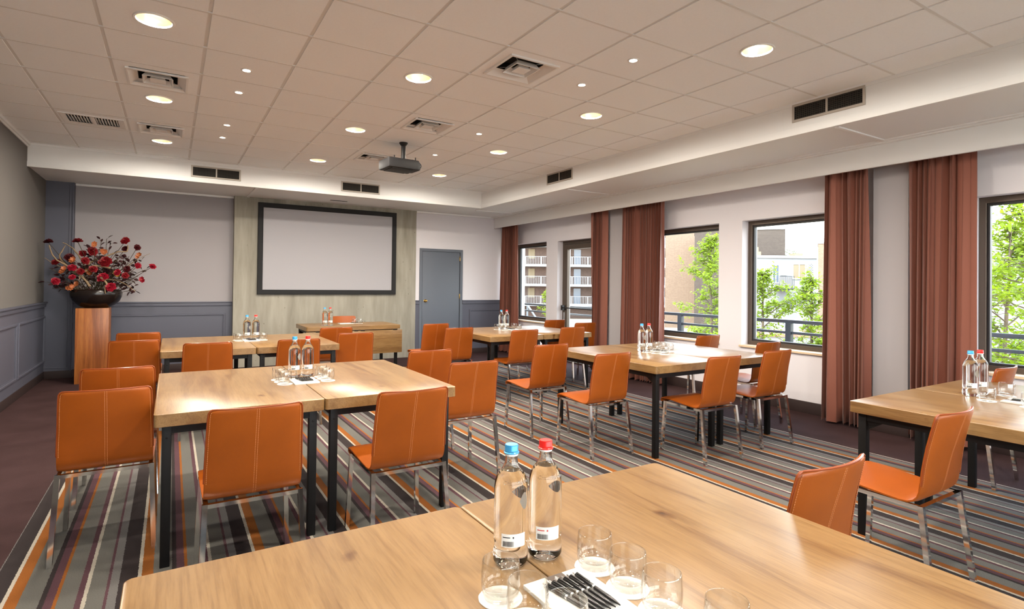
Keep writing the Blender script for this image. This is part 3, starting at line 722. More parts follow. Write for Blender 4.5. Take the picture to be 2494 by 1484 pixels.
for g, x0, yc, la, lb in TAB:
    for k in range(2):
        t = TU if first else dup(TU); first = False
        t.location = (x0 + .4 + k * .802, yc, 0); t['label'] = la if k == 0 else lb; t['group'] = 'pairs of oak flip-top tables'
# presenter's desk: table plus a hanging front panel (flip top turned down)
t = table_unit(.8, 1.4, 'oak'); t.name = 'presenter_desk'; t.location = (3.375, 5.945, 0); t.rotation_euler = (0, 0, PI / 2)
t['label'] = 'oak presenter desk with hanging front panel before the concrete wall'; t['category'] = 'desk'
b = MB(); b.box(-.432, -.412, -.715, .715, .33, .682, .002); p = b.obj('front_panel', 'oak', t)
b = MB()
for y in (-.6, -.1, .0, .55): b.box(-.432, -.38, y - .03, y + .03, .676, .69)
b.obj('panel_bracket', 'blackmetal', t)

# ================================================================== CHAIRS
def shell(b, prof, back_part):
    """prof: (y, z, half width, sag, thickness)"""
    N = 14; n = len(prof); F = []; Bk = []
    for i, (y, z, hw, sag, th) in enumerate(prof):
        y0, z0 = prof[max(i - 1, 0)][:2]; y1, z1 = prof[min(i + 1, n - 1)][:2]
        if y0 == y1 and z0 == z1: y1 += 1e-4
        l = math.hypot(y1 - y0, z1 - z0); ty, tz = (y1 - y0) / l, (z1 - z0) / l
        ny, nz = -tz, ty                      # points away from the sitter for a path running front edge -> back top
        ny, nz = -ny, -nz
        if True: ny, nz = tz, -ty
        ny, nz = (ny, nz) if (ny > 0 or nz > 0) else (-ny, -nz)
        rf = []; rb = []
        for k in range(N + 1):
            u = -1 + 2 * k / N; x = u * hw; yy = y + sag * (u * u - .0) ; zz = z
            tt = th * (1 - .55 * max(0, (abs(u) - .93) / .07))
            rf.append(Vector((x, yy + ny * tt / 2, zz + nz * tt / 2))); rb.append(Vector((x, yy - ny * tt / 2, zz - nz * tt / 2)))
        F.append(rf); Bk.append(rb)
    m = N + 1; vs = [v for r in F for v in r] + [v for r in Bk for v in r]; o = n * m; fs = []
    for i in range(n - 1):
        for k in range(N):
            fs.append((i * m + k, i * m + k + 1, (i + 1) * m + k + 1, (i + 1) * m + k)); fs.append((o + i * m + k, o + (i + 1) * m + k, o + (i + 1) * m + k + 1, o + i * m + k + 1))
        fs.append((i * m, (i + 1) * m, o + (i + 1) * m, o + i * m)); fs.append((i * m + N, o + i * m + N, o + (i + 1) * m + N, (i + 1) * m + N))
    for k in range(N):
        if not back_part: fs.append((k, o + k, o + k + 1, k + 1))
        else: fs.append(((n - 1) * m + k, (n - 1) * m + k + 1, o + (n - 1) * m + k + 1, o + (n - 1) * m + k))
    b.add(vs, fs)
SEATP = [(.486, .418, .200, 0, .012), (.492, .432, .203, 0, .013), (.486, .446, .205, 0, .014), (.470, .453, .207, 0, .015), (.42, .455, .208, 0, .016), (.34, .450, .208, 0, .016), (.26, .443, .206, 0, .016),
         (.19, .437, .204, .0, .016), (.14, .434, .203, .001, .016), (.105, .437, .202, .002, .016), (.08, .448, .202, .004, .016), (.063, .466, .202, .006, .016), (.053, .49, .202, .008, .016), (.0495, .505, .202, .010, .016), (.046, .52, .202, .012, .016)]
BACKP = [(.046, .52, .202, .012, .016), (.0425, .535, .202, .013, .016), (.034, .58, .201, .018, .016), (.021, .64, .199, .023, .016), (.006, .70, .197, .028, .016), (-.012, .765, .195, .032, .016), (-.025, .81, .193, .035, .016),
         (-.031, .832, .191, .036, .016), (-.034, .842, .186, .036, .015), (-.0355, .848, .176, .036, .012)]
def mid_pt(prof, s, u):
    i = min(int(s), len(prof) - 2); f = s - i
    a, c = prof[i], prof[i + 1]; y, z, hw, sag, th = [a[q] + (c[q] - a[q]) * f for q in range(5)]
    return Vector((u * hw, y + sag * u * u, z))
def chair():
    t = thing('leather_chair', '', 'chair')
    b = MB(); shell(b, SEATP, False); b.obj('seat', 'leather', t, angle=60)
    b = MB(); shell(b, BACKP, True); bk = b.obj('backrest', 'leather', t, angle=60)
    # twin centre seam and edge stitches as small raised dashes on both faces of the shell
    b = MB()
    def dashes(prof, u, side, off, step=.0085, s0=0., s1=None):
        s1 = s1 or len(prof) - 1; pts = [mid_pt(prof, s0 + (s1 - s0) * q / 120, u(q / 120)) for q in range(121)]
        acc = 0; nxt = 0
        for a, c in zip(pts, pts[1:]):
            l = (c - a).length
            while nxt <= acc + l and l > 0:
                p = a + (c - a) * ((nxt - acc) / l); d = (c - a).normalized(); nrm = Vector((0, d.z, -d.y))
                if nrm.y < 0 or (abs(nrm.y) < .2 and nrm.z < 0): nrm = -nrm
                q = p + nrm * side * off; h = d * .0026; w = Vector((.0009, 0, 0)) if abs(d.x) < .7 else Vector((0, 0, .0009)); o2 = nrm * side * .0006
                b.add([q - h - w, q + h - w, q + h + w, q - h + w, q - h - w + o2, q + h - w + o2, q + h + w + o2, q - h + w + o2], [(4, 5, 6, 7), (0, 1, 5, 4), (1, 2, 6, 5), (2, 3, 7, 6), (3, 0, 4, 7)])
                nxt += step
            acc += l
    for u in (-.024, .024):
        dashes(BACKP, lambda q, u=u: u, -1, .0078, s1=8.5); dashes(SEATP, lambda q, u=u: u, -1, .0078, s0=9)
        dashes(SEATP, lambda q, u=u: u, 1, .0082, s0=3, s1=13)
    for u in (-.955, .955): dashes(BACKP, lambda q, u=u: u, -1, .0072, s1=8.)
    b.obj('stitching', 'thread', t, smooth=False)
    b = MB(); e = []
    for q in range(41): e.append(mid_pt(BACKP, 9 * q / 40, -1) + Vector((0, -.004, 0)))
    for q in range(1, 20): e.append(mid_pt(BACKP, 9, -1 + 2 * q / 20) + Vector((0, -.004, .001)))
    for q in range(40, -1, -1): e.append(mid_pt(BACKP, 9 * q / 40, 1) + Vector((0, -.004, 0)))
    b.tube(e, .0035, 6); b.obj('piping', 'piping', t)
    zf = .421
    b = MB(); b.bar((-.203, .055, zf), (.203, .055, zf), .022, .018); b.bar((-.20, .445, zf), (.20, .445, zf), .02, .018)
    for s in (-1, 1): b.bar((s * .192, .055, zf), (s * .192, .445, zf), .018, .018)
    b.obj('seat_frame', 'chrome', t, smooth=False)
    for s in (-1, 1):
        b = MB(); b.bar((s * .196, .055, zf + .009), (s * .213, 0.0, 0), .022, .022, up=(1, 0, 0)); b.obj('leg', 'chrome', t, smooth=False)
        b = MB(); b.bar((s * .196, .445, zf + .009), (s * .211, .468, 0), .022, .022, up=(1, 0, 0)); b.obj('leg', 'chrome', t, smooth=False)
    return t
CH0 = chair(); first = True; GCH = 'cognac leather chairs on chrome legs'
# x, y of the rear feet's midpoint (y from the back top + .035), heading
CHAIRS = [
    (.748, .748, 0, 'cognac leather chair at the front left, whole back and rear legs showing'),
    (1.353, -.021, 0, 'cognac leather chair seen square from behind, centred before the left middle table'),
    (2.105, .013, 0, 'cognac leather chair with seat showing, right one before the left middle table'),
    (2.872, .791, 0, 'cognac leather chair at the right end of the left middle table, nearer one'),
    (2.862, 1.549, 0, 'cognac leather chair at the right end of the left middle table, farther one'),
    (4.132, 4.307, 3, 'cognac leather chair left of the right rear table, nearer the slate door'),
    (4.118, 3.562, 0, 'cognac leather chair at the left front corner of the right rear table'),
    (4.707, 2.957, 0, 'cognac leather chair before the right rear table, seat pointing left'),
    (4.044, 1.482, 0, 'cognac leather chair at the left end of the right middle table, farther one'),
    (4.109, .713, 0, 'cognac leather chair at the left end of the right middle table, nearer one'),
    (4.787, .162, -2, 'cognac leather chair before the right middle table, left of two'),
    (5.580, .219, -1, 'cognac leather chair before the right middle table, right of two'),
    (6.190, .706, 0, 'cognac leather chair partly hidden at the window end of the right middle table'),
    (6.229, 1.479, 0, 'cognac leather chair showing only its top, under the window with the slender tree'),
    (5.540, 3.080, -2, 'cognac leather chair before the right rear table, beside the door curtain'),
    (6.240, 3.680, -2, 'cognac leather chair behind another, in front of the terrace door curtain'),
    (6.195, 4.380, 0, 'cognac leather chair showing only its top in front of the terrace door frame'),
    (4.082, -1.609, 0, 'cognac leather chair at the left end of the right edge table, its seat in view'),
    (2.820, -1.741, 0, 'cognac leather chair back rising behind the far edge of the nearest table'),
    (6.145, -1.174, 0, 'cognac leather chair beyond the right edge table, below the tall window'),
    (.744, 1.556, 0, 'cognac leather chair directly behind the front left one'),
    (.740, 3.399, 0, 'cognac leather chair left of the rear left table, nearer one by the pedestal'),
    (.737, 4.275, 0, 'cognac leather chair left of the rear left table, farthest by the pedestal'),
    (1.309, 2.919, 0, 'cognac leather chair before the left half of the rear left table'),
    (2.081, 2.912, 0, 'cognac leather chair seen behind the two bottles of the left middle table'),
    (2.754, 3.350, 0, 'cognac leather chair at the right end of the rear left table, nearer one'),
    (2.752, 4.183, 0, 'cognac leather chair right of the rear left table, farther one, before the desk'),
    (3.430, 6.44, 180, 'cognac leather chair behind the presenter desk, facing the room'),
]
for x, y, a, lab in CHAIRS:
    t = CH0 if first else dup(CH0); first = False
    t.location = (x, y, 0); t.rotation_euler = (0, 0, math.radians(a)); t['label'] = lab; t['group'] = GCH

# ================================================================== TABLEWARE
def text_mesh(s, size, depth):
    cu = bpy.data.curves.new('lettering', 'FONT'); cu.body = s; cu.size = size; cu.extrude = depth; cu.align_x = 'CENTER'; cu.resolution_u = 2
    o = bpy.data.objects.new('lettering', cu); COL.objects.link(o); dg = bpy.context.evaluated_depsgraph_get()
    me = o.evaluated_get(dg).to_mesh(); vs = [v.co.copy() for v in me.vertices]; fs = [tuple(p.vertices) for p in me.polygons]
    o.evaluated_get(dg).to_mesh_clear(); bpy.data.objects.remove(o); bpy.data.curves.remove(cu); return vs, fs
BP = [(0, .004), (.026, .001), (.036, .003), (.0405, .012), (.0405, .030), (.0385, .040), (.0375, .044), (.0385, .050), (.0392, .06), (.0392, .178), (.0378, .19), (.034, .2015), (.028, .2115), (.021, .2205), (.0165, .229), (.0145, .238), (.0138, .256), (0, .256)]
def on_cyl(r, ang, z, d=0): return Vector(((r + d) * math.cos(ang), (r + d) * math.sin(ang), z))
def patch(b, r, a0, a1, z0, z1, d=.0004, n=8, shape=None):
    vs = []; fs = []
    for k in range(n + 1):
        u = k / n; a = a0 + (a1 - a0) * u; h = shape(u) if shape else (0, 1)
        vs += [on_cyl(r, a, z0 + (z1 - z0) * h[0], d), on_cyl(r, a, z0 + (z1 - z0) * h[1], d)]
    for k in range(n): fs.append((2 * k, 2 * k + 2, 2 * k + 3, 2 * k + 1))
    b.add(vs, fs)
def bottle(capmat, ink, emboss=True):
    t = thing('water_bottle', '', 'bottle')
    b = MB(); b.lathe(BP, 36); b.lathe([(0, .2165), (.0215, .2165), (.0165, .2245), (.0125, .234), (.0118, .252), (0, .252)], 28, flip=True); b.obj('glass_body', 'water', t, angle=70)
    b = MB(); b.lathe([(.0152, .2495), (.0158, .2525), (.0152, .2545)], 24); b.obj('neck_ring', 'capring', t)
    b = MB(); b.lathe([(.0178, .2545), (.0182, .2565), (.0160, .2585), (.0166, .2605), (.0156, .262), (.0158, .2725), (.0145, .2745), (0, .2745)], 28); b.obj('screw_cap', capmat, t)
    fa = -PI / 2 - .5       # faces the viewer
    b = MB(); patch(b, .0392, fa - .55, fa + .95, .052, .082); lab = b.obj('rear_label', 'label', t)
    b = MB()
    x = fa - .45; R = random.Random(3)
    while x < fa + .18: wv = R.choice((.008, .014, .022)); patch(b, .0392, x, x + wv, .0545, .066, .0008, 1); x += wv + R.choice((.01, .016))
    b.obj('barcode', 'ink', lab, smooth=False)
    b = MB(); patch(b, .0392, fa - .45, fa - .02, .0735, .0755, .0008, 4); patch(b, .0392, fa + .12, fa + .2, .0725, .0765, .0008, 2); b.obj('maker_mark', ink, lab, smooth=False)
    # oval front label turned aside, like a leaf with a cross
    oa = fa + 2.3 if capmat == 'capblue' else fa - 2.2
    b = MB(); patch(b, .0392, oa - .62, oa + .62, .09, .175, n=16, shape=lambda u: (.5 - .5 * math.sqrt(max(0, 1 - (2 * u - 1) ** 2)), .5 + .5 * math.sqrt(max(0, 1 - (2 * u - 1) ** 2)))); ol = b.obj('front_label', 'label', t)
    b = MB(); patch(b, .0392, oa - .5, oa + .5, .1325, .1345, .0009, 6); patch(b, .0392, oa - .03, oa + .03, .12, .148, .0009, 1); b.obj('front_mark', 'ink', ol, smooth=False)
    if emboss:
        b = MB(); vs, fs = text_mesh('Chaudfontaine', .0135, .0005); q = []
        for v in vs: a = fa + .55 + v.x / .037; q.append(on_cyl(.0372 - v.y * .35, a, .192 + v.y * .8, .0002 + v.z))
        b.add(q, fs); b.obj('embossed_lettering', 'glass', t, smooth=False)
    return t
def tumbler():
    t = thing('water_glass', '', 'glass')
    b = MB(); b.lathe([(0, .001), (.028, .0), (.0335, .003), (.0375, .012), (.0405, .03), (.0405, .05), (.0385, .075), (.0378, .0785), (.0370, .0790), (.0365, .0783), (.0372, .074), (.039, .05), (.0388, .032), (.0352, .0195), (.030, .0155), (0, .0145)], 36)
    b.obj('tumbler_wall', 'thin', t, angle=70); return t
def coaster():
    b = MB(); n = 48; top = []; 
    for z in (0, .0015):
        for k in range(n): r = .0455 + .0004 * math.sin(12 * 2 * PI * k / n); top.append((r * math.cos(2 * PI * k / n), r * math.sin(2 * PI * k / n), z))
    b.add(top, [tuple(range(n))[::-1], tuple(n + k for k in range(n))] + [(k, (k + 1) % n, n + (k + 1) % n, n + k) for k in range(n)])
    return tag(b.obj('paper_coaster', 'paper'), '', 'coaster')
def notepad():
    t = thing('notepad', '', 'notepad'); w, d = .152, .212
    b = MB(); b.box(-w / 2, w / 2, -d / 2, d / 2, 0, .0085, .0008)
    for k in range(5): b.box(-w / 2 - .0003, w / 2 + .0003, -d / 2 - .0003, d / 2 + .0003, .0012 + k * .0016, .0016 + k * .0016)
    b.obj('paper_block', 'paper', t)
    b = MB(); b.box(-w / 2 + .055, -w / 2 + .1, d / 2 - .036, d / 2 - .001, .0084, .0088); lg = b.obj('printed_badge', 'taupe', t)
    b = MB(); c = -w / 2 + .0775
    for q in range(2):
        for k in range(5 - q): x = c - .012 + k * .006 + q * .003; b.box(x - .0016, x + .0016, d / 2 - .026 - q * .006, d / 2 - .0228 - q * .006, .0087, .0090)
    b.box(c - .003, c + .003, d / 2 - .017, d / 2 - .014, .0087, .0090); b.box(c - .0012, c + .0012, d / 2 - .013, d / 2 - .0075, .0087, .0090); b.box(c - .003, c + .003, d / 2 - .0115, d / 2 - .010, .0087, .0090)
    b.obj('badge_print', 'paper', lg, smooth=False)
    return t
def pen():
    t = thing('ballpoint_pen', '', 'pen')
    T = Matrix.Rotation(PI / 2, 4, 'X')
    b = MB(); b.lathe([(0, 0), (.0012, .001), (.0035, .016), (.0046, .03), (.0048, .072), (.0046, .076)], 14, T=T); b.lathe([(.0046, .080), (.0050, .084), (.0048, .13), (.0036, .137), (0, .137)], 14, T=T); b.obj('barrel', 'pen', t)
    b = MB(); b.lathe([(.0047, .0755), (.0049, .076), (.0049, .0795), (.0047, .0805)], 14, T=T); b.obj('ring', 'steel', t)
    b = MB(); b.lathe([(0, .147), (.0024, .146), (.0026, .137), (0, .136)], 10, T=T); b.obj('push_button', 'steel', t)
    b = MB(); b.box(-.0018, .0018, -.134, -.092, .0055, .0068, .0004); b.box(-.0018, .0018, -.134, -.131, .003, .0068); b.obj('clip', 'pen', t)
    return t
PROTO = dict(blue=bottle('capblue', 'ink'), red=bottle('capred', 'redink'), g=tumbler(), c=coaster(), pad=notepad(), pen=pen()); used = set()
def put(kind, x, y, z, rz, label, group):
    p = PROTO[kind]
    o = p if kind not in used else dup(p); used.add(kind)
    o.location = (x, y, z); o.rotation_euler = (0, 0, rz); o['label'] = label; o['group'] = group; return o
# table name, bottles, pad (x,y), number of pens, left glasses, right glasses
SETS = [
    ('the nearest table', [(1.700, -1.607), (1.790, -1.617)], (1.742, -1.822), 6, [(1.606, -1.722), (1.610, -1.817), (1.636, -1.905)], [(1.856, -1.722), (1.860, -1.826), (1.858, -1.924), (1.886, -2.054)]),
    ('the left middle table', [(1.742, 1.275), (1.828, 1.278)], (1.765, 1.062), 6, [(1.640, 1.02), (1.635, 1.11), (1.63, 1.20)], [(1.905, 1.02), (1.90, 1.11), (1.90, 1.20)]),
    ('the rear left table', [(1.740, 4.045), (1.830, 4.045)], (1.770, 3.91), 6, [(1.655, 3.93), (1.645, 4.03)], [(1.895, 3.93), (1.895, 4.03)]),
    ('the right rear table', [(5.10, 4.20), (5.185, 4.19)], (5.16, 4.02), 4, [(4.995, 4.14), (5.01, 4.04), (5.02, 3.95)], [(5.30, 4.18), (5.31, 4.05)]),
    ('the right middle table', [(4.992, 1.285), (5.090, 1.285)], (5.135, 1.17), 4, [(4.975, 1.20), (4.998, 1.10), (5.008, 1.00)], [(5.262, 1.17), (5.265, 1.27), (5.262, 1.36)]),
    ('the right edge table', [(5.185, -1.290), (5.300, -1.300)], (5.190, -1.56), 2, [(5.078, -1.405), (5.065, -1.60)], [(5.375, -1.405)]),
]
for name, bt, pd, npen, gl, gr in SETS:
    for (x, y), c in zip(bt, ('blue', 'red')):
        fa = math.atan2(CAM.y - y, CAM.x - x); put(c, x, y, ZT, fa - (-PI / 2 - .5), 'clear glass water bottle with %s cap on %s' % (c, name), 'pairs of water bottles on the tables')
    put('pad', pd[0], pd[1], ZT, 0, 'white notepad stack lying between the glasses on %s' % name, 'notepads on the tables')
    for k in range(npen):
        f = -.35 + k * .7 / max(1, npen - 1) if npen > 1 else 0
        put('pen', pd[0] - .022 + (k - (npen - 1) / 2) * .0122 + .036, pd[1] - .062 + .0 - abs(k) * .0, ZT + .0133, PI + math.radians(6 + (k - 2.5) * -1.6) + 0, 'black pen on the notepad of %s, %s from the left' % (name, ['leftmost', 'second', 'third', 'fourth', 'fifth', 'sixth'][k]), 'black pens on the notepad of %s' % name)
    for side, lst in (('left', gl), ('right', gr)):
        for k, (x, y) in enumerate(sorted(lst, key=lambda q: q[1])):
            pos = ['nearest', 'second', 'third', 'fourth'][k] if len(lst) > 1 else 'only'
            put('c', x, y, ZT, random.uniform(0, 6), 'white coaster under the %s glass %s of the notepad, %s' % (pos, side, name), 'paper coasters')
            put('g', x, y, ZT + .0016, 0, 'empty tumbler, %s of those %s of the notepad, %s' % (pos, side, name), 'water tumblers')
for (x, y), c in zip([(2.958, 5.70), (3.038, 5.70)], ('blue', 'red')):
    put(c, x, y, ZT, math.atan2(CAM.y - y, CAM.x - x) + PI / 2 + .5, 'clear glass water bottle with %s cap on the presenter desk' % c, 'pairs of water bottles on the tables')
put('pad', 3.36, 6.05, ZT, PI / 2, 'white notepad on the presenter desk beside a tumbler', 'notepads on the tables')
put('pen', 3.43, 6.04, ZT + .0133, 1.9, 'black ballpoint pen on the presenter desk notepad', 'black pens on the presenter desk')
for k, x in enumerate((3.50, 3.59)):
    put('c', x, 6.05, ZT, 0, 'white paper coaster under the %s tumbler on the presenter desk' % ('left', 'right')[k], 'paper coasters')
    put('g', x, 6.05, ZT + .0016, 0, 'clear tumbler on the presenter desk, %s one' % ('left', 'right')[k], 'water tumblers')

# ================================================================== PEDESTAL AND FLOWERS
t = thing('wooden_pedestal', 'tall square oak pedestal carrying the flower bowl', 'pedestal', (.117, 6.79, 0))
b = MB(); b.box(-.182, .182, -.175, .175, 0, 1.014, .003); b.obj('column', 'pedestal', t)
b = MB(); b.lathe([(0, .0), (.13, .0), (.2, .03), (.262, .09), (.29, .155), (.296, .2), (.287, .235), (.272, .252), (.262, .250), (.27, .23), (.272, .2), (.25, .12), (.18, .05), (0, .03)], 56, c=(.142, 6.80, 1.0145)); tag(b.obj('flower_bowl', 'bowl', angle=60), 'wide glossy black ceramic bowl on the oak pedestal', 'bowl')
FWD = Vector((math.sin(-RZ), math.cos(-RZ), 0))
Rm = cam.matrix_world.to_3x3()
def at(zx, zy, y):    # a photo crop point carried to the vertical plane at depth y
    px, py = 60 + zx * .283, 540 + zy * .283
    d = Rm @ Vector(((px - 1243.18) / F_PX, -(py - 679.99) / F_PX, -1)); return CAM + d * ((y - CAM.y) / d.y)
ORG = Vector((.142, 6.80, 1.14))
def stem_pts(p, seed):
    R = random.Random(seed); s = ORG + Vector((R.uniform(-.12, .12), R.uniform(-.1, .1), 0)); mid = (s + p) / 2 + Vector((R.uniform(-.03, .03), R.uniform(-.03, .03), .05))
    return [s * (1 - q) ** 2 + mid * 2 * q * (1 - q) + p * q * q for q in [k / 8 for k in range(9)]]
def petal(b, c, T, L, Wd, cup, thick=0):
    vs = []; n = 4
    for i in range(n + 1):
        u = i / n; r = L * u; wd = Wd * math.sin(PI * (.12 + .80 * u)) ; z = cup * (u ** 1.6) * L
        for k in range(3):
            x = (k - 1) * wd; vs.append(c + T @ Vector((x, r * (1 - .25 * cup * u), z + abs(k - 1) * wd * .35)))
    b.add(vs, [(i * 3 + k, i * 3 + k + 1, i * 3 + k + 4, i * 3 + k + 3) for i in range(n) for k in range(2)])
def rose(p, r, m, seed, label, face=None):
    R = random.Random(seed); t = thing('rose', label, 'flower', p, 0, 'red roses in the bowl')
    n = (face or Vector((R.uniform(-.4, .4), -.8, R.uniform(.1, .7)))).normalized(); q = n.to_track_quat('Z', 'Y').to_matrix()
    b = MB()
    for ring, (cnt, L, cup) in enumerate(((7, 1.0, .25), (6, .85, .7), (5, .62, 1.3), (4, .4, 2.2))):
        for k in range(cnt):
            a = 2 * PI * k / cnt + ring * .5 + R.uniform(-.15, .15); T = q @ Matrix.Rotation(a, 3, 'Z'); petal(b, Vector((0, 0, 0)) + q @ Vector((0, 0, ring * r * .10)), T, r * L * R.uniform(.9, 1.1), r * L * .52, cup * .55)
    b.lathe([(0, r * .12), (r * .16, r * .2), (r * .18, r * .42), (r * .08, r * .55), (0, r * .5)], 10, T=q.to_4x4())
    b.obj('bloom', m, t, angle=60)
    b = MB(); b.tube([v - p for v in stem_pts(p, seed)], .0035, 6); b.obj('stem', 'stem', t)
def lily(p, r, m, seed, label):
    R = random.Random(seed); t = thing('small_lily', label, 'flower', p, 0, 'small star flowers in the bowl')
    n = Vector((R.uniform(-.5, .5), -.8, R.uniform(-.1, .5))).normalized(); q = n.to_track_quat('Z', 'Y').to_matrix(); b = MB()
    for c in range(3):
        o = Vector((R.uniform(-1, 1), R.uniform(-.3, .3), R.uniform(-1, 1))) * r * .7 * (c > 0)
        for k in range(6): T = q @ Matrix.Rotation(2 * PI * k / 6 + c, 3, 'Z'); petal(b, o, T, r, r * .34, .5)
    b.obj('bloom', m, t, angle=60)
    b = MB(); b.lathe([(0, 0), (r * .14, r * .02), (r * .1, r * .3), (0, r * .34)], 8, T=q.to_4x4()); b.obj('centre', 'lilyy', t)
    b = MB(); b.tube([v - p for v in stem_pts(p, seed)], .003, 6); b.obj('stem', 'stem', t)
def twig(p, seed, label, n=5, size=.055):
    R = random.Random(seed); pts = stem_pts(p, seed); t = thing('leafy_twig', label, 'foliage', p, 0, 'burgundy leaf sprays in the bowl')
    b = MB(); b.tube([v - p for v in pts], .003, 6)
    lv = MB()
    for k in range(n):
        u = .62 + .38 * (k + 1) / n; i = min(int(u * 8), 7); c = pts[i] + (pts[i + 1] - pts[i]) * (u * 8 - i) - p
        d = Vector((R.uniform(-1, 1), R.uniform(-.6, .3), R.uniform(-.5, 1))).normalized(); qq = d.to_track_quat('Y', 'Z').to_matrix() @ Matrix.Rotation(R.uniform(-1.2, 1.2), 3, 'Y')
        s = size * R.uniform(.75, 1.2); c2 = c + d * .03
        b.tube([c, c2], .0015, 5); petal(lv, c2, qq, s, s * .34, -.15)
    b.obj('stem', 'stem', t); lv.obj('leaves', 'leafdark', t, angle=60)
ORD = 'first second third fourth fifth sixth seventh eighth ninth tenth eleventh twelfth thirteenth fourteenth fifteenth sixteenth seventeenth eighteenth nineteenth twentieth twenty-first twenty-second twenty-third twenty-fourth twenty-fifth twenty-sixth twenty-seventh twenty-eighth twenty-ninth thirtieth'.split()
def ORDN(n): return ORD[n - 1] if n <= 30 else {3: 'thirty-', 4: 'forty-'}.get(n // 10, 'fifty-') + ORD[n % 10 - 1] if n % 10 else {40: 'fortieth', 50: 'fiftieth'}[n]
RZS = [(205, 180, 6.75, .062, 'rosedark'), (458, 175, 6.75, .068, 'rose'), (868, 168, 6.72, .062, 'rose'), (968, 225, 6.82, .052, 'rosedark'), (1100, 388, 6.72, .05, 'pinkrose'), (585, 258, 6.68, .068, 'rose'),
       (385, 310, 6.72, .066, 'rosedark'), (700, 350, 6.60, .086, 'rose'), (675, 483, 6.55, .076, 'pinkrose'), (742, 565, 6.52, .070, 'pinkrose'), (520, 338, 6.62, .058, 'rose'), (265, 515, 6.62, .056, 'pinkrose'),
       (408, 400, 6.60, .056, 'pinkrose'), (272, 350, 6.78, .056, 'rose'), (866, 235, 6.85, .045, 'rosedark'), (500, 275, 6.80, .05, 'rose'), (590, 410, 6.58, .056, 'rose'), (880, 410, 6.66, .052, 'rosedark'),
       (865, 465, 6.6, .05, 'rose'), (975, 380, 6.7, .048, 'pinkrose'), (480, 430, 6.6, .05, 'rose'), (800, 440, 6.56, .05, 'pinkrose'), (410, 480, 6.56, .042, 'pinkrose')]
for k, (zx, zy, y, r, m) in enumerate(RZS):
    p = at(zx, zy, y); hv = 'high' if zy < 300 else ('mid height' if zy < 430 else 'low'); sd = ['far left', 'left', 'middle', 'right', 'far right'][min(4, int((zx - 150) / 190))]
    cl = {'rose': 'deep red', 'rosedark': 'dark wine red', 'pinkrose': 'bright crimson'}[m]
    face = Vector((-.1, -.35, 1)) if k in (0, 1) else None
    rose(p, r, m, 100 + k, '%s %s rose, %s of the roses counted from the left, %s up' % (cl, 'full' if r > .06 else 'small', ORD[sorted(q[0] for q in RZS).index(zx)], hv), face)
for k, (zx, zy, m) in enumerate([(600, 190, 'lily'), (330, 420, 'lily'), (388, 575, 'lily'), (452, 545, 'lily'), (985, 288, 'lily'), (1008, 500, 'pinkrose'), (405, 338, 'lily'), (690, 258, 'lily'), (790, 455, 'lilyy'), (560, 440, 'lily')]):
    nm = ['tallest orange star flower at the top of the arrangement', 'pale orange star flower left of centre', 'orange star flower hanging over the bowl rim, lower left', 'peach star flower just above the bowl rim', 'orange star flower high on the right', 'pink star flower low on the right',
          'small orange star flower between two crimson roses', 'orange star flower above the largest red rose', 'yellow star flower beside the low crimson rose', 'ochre star flower in the middle of the bowl'][k]
    lily(at(zx, zy, 6.6 + .02 * (k % 4)), .038, m, 300 + k, nm)
TW = [(705, 150), (740, 190), (660, 165), (830, 300), (900, 300), (960, 330), (930, 560), (975, 470), (210, 400), (195, 520), (240, 575), (330, 500), (760, 285), (850, 340), (1040, 415), (880, 380), (620, 330), (562, 470), (702, 420), (840, 520), (350, 560), (480, 500), (640, 520), (1000, 340), (300, 470), (564, 230), (962, 590), (722, 500), (780, 380), (380, 380), (430, 330), (450, 440), (520, 400), (545, 320), (600, 300), (610, 440), (650, 400), (665, 330), (720, 430), (750, 460), (790, 330), (815, 400), (820, 480), (905, 440), (920, 500), (340, 340), (290, 560), (415, 560), (500, 560)]
for k, (zx, zy) in enumerate(TW):
    twig(at(zx, zy, 6.68 + .05 * (k % 4)), 500 + k, 'burgundy leaf spray in the %s arrangement, %s of the sprays from the left' % ('upper' if zy < 350 else 'lower', ORDN(sorted(q[0] for q in TW).index(zx) + 1)), 7, .06)
def gnarled(zpts, y, r, label):
    pts = [at(a, c, y) for a, c in zpts]; fine = []
    for i in range(len(pts) - 1):
        p0 = pts[max(i - 1, 0)]; p1 = pts[i]; p2 = pts[i + 1]; p3 = pts[min(i + 2, len(pts) - 1)]
        for k in range(5):
            u = k / 5; fine.append(.5 * ((2 * p1) + (-p0 + p2) * u + (2 * p0 - 5 * p1 + 4 * p2 - p3) * u * u + (-p0 + 3 * p1 - 3 * p2 + p3) * u ** 3) + Vector((random.uniform(-1, 1), random.uniform(-1, 1), random.uniform(-1, 1))) * r * .25)
    fine.append(pts[-1]); n = len(fine); b = MB(); b.tube(fine, [r * (.5 + .8 * i / n) * random.uniform(.85, 1.15) for i in range(n)], 9)
    tag(b.obj('gnarled_branch', 'branch', angle=60), label, 'branch', 'gnarled branches in the bowl')
gnarled([(212, 200), (228, 260), (275, 330), (350, 370), (430, 420), (520, 500), (560, 560)], 6.66, .0135, 'thick pale branch curving down from the far left rose')
gnarled([(330, 180), (400, 220), (450, 270), (500, 350), (560, 480)], 6.78, .010, 'thin branch leaning left in the upper part of the bowl')
gnarled([(350, 205), (325, 250), (300, 300), (360, 380), (480, 470)], 6.74, .010, 'forked thin branch near the left end')
gnarled([(888, 200), (880, 255), (800, 262), (700, 300), (580, 345), (500, 440)], 6.74, .012, 'long lichened branch running up to the right')
gnarled([(695, 620), (692, 570), (705, 530), (650, 480)], 6.52, .012, 'short broken branch end hanging over the bowl front')
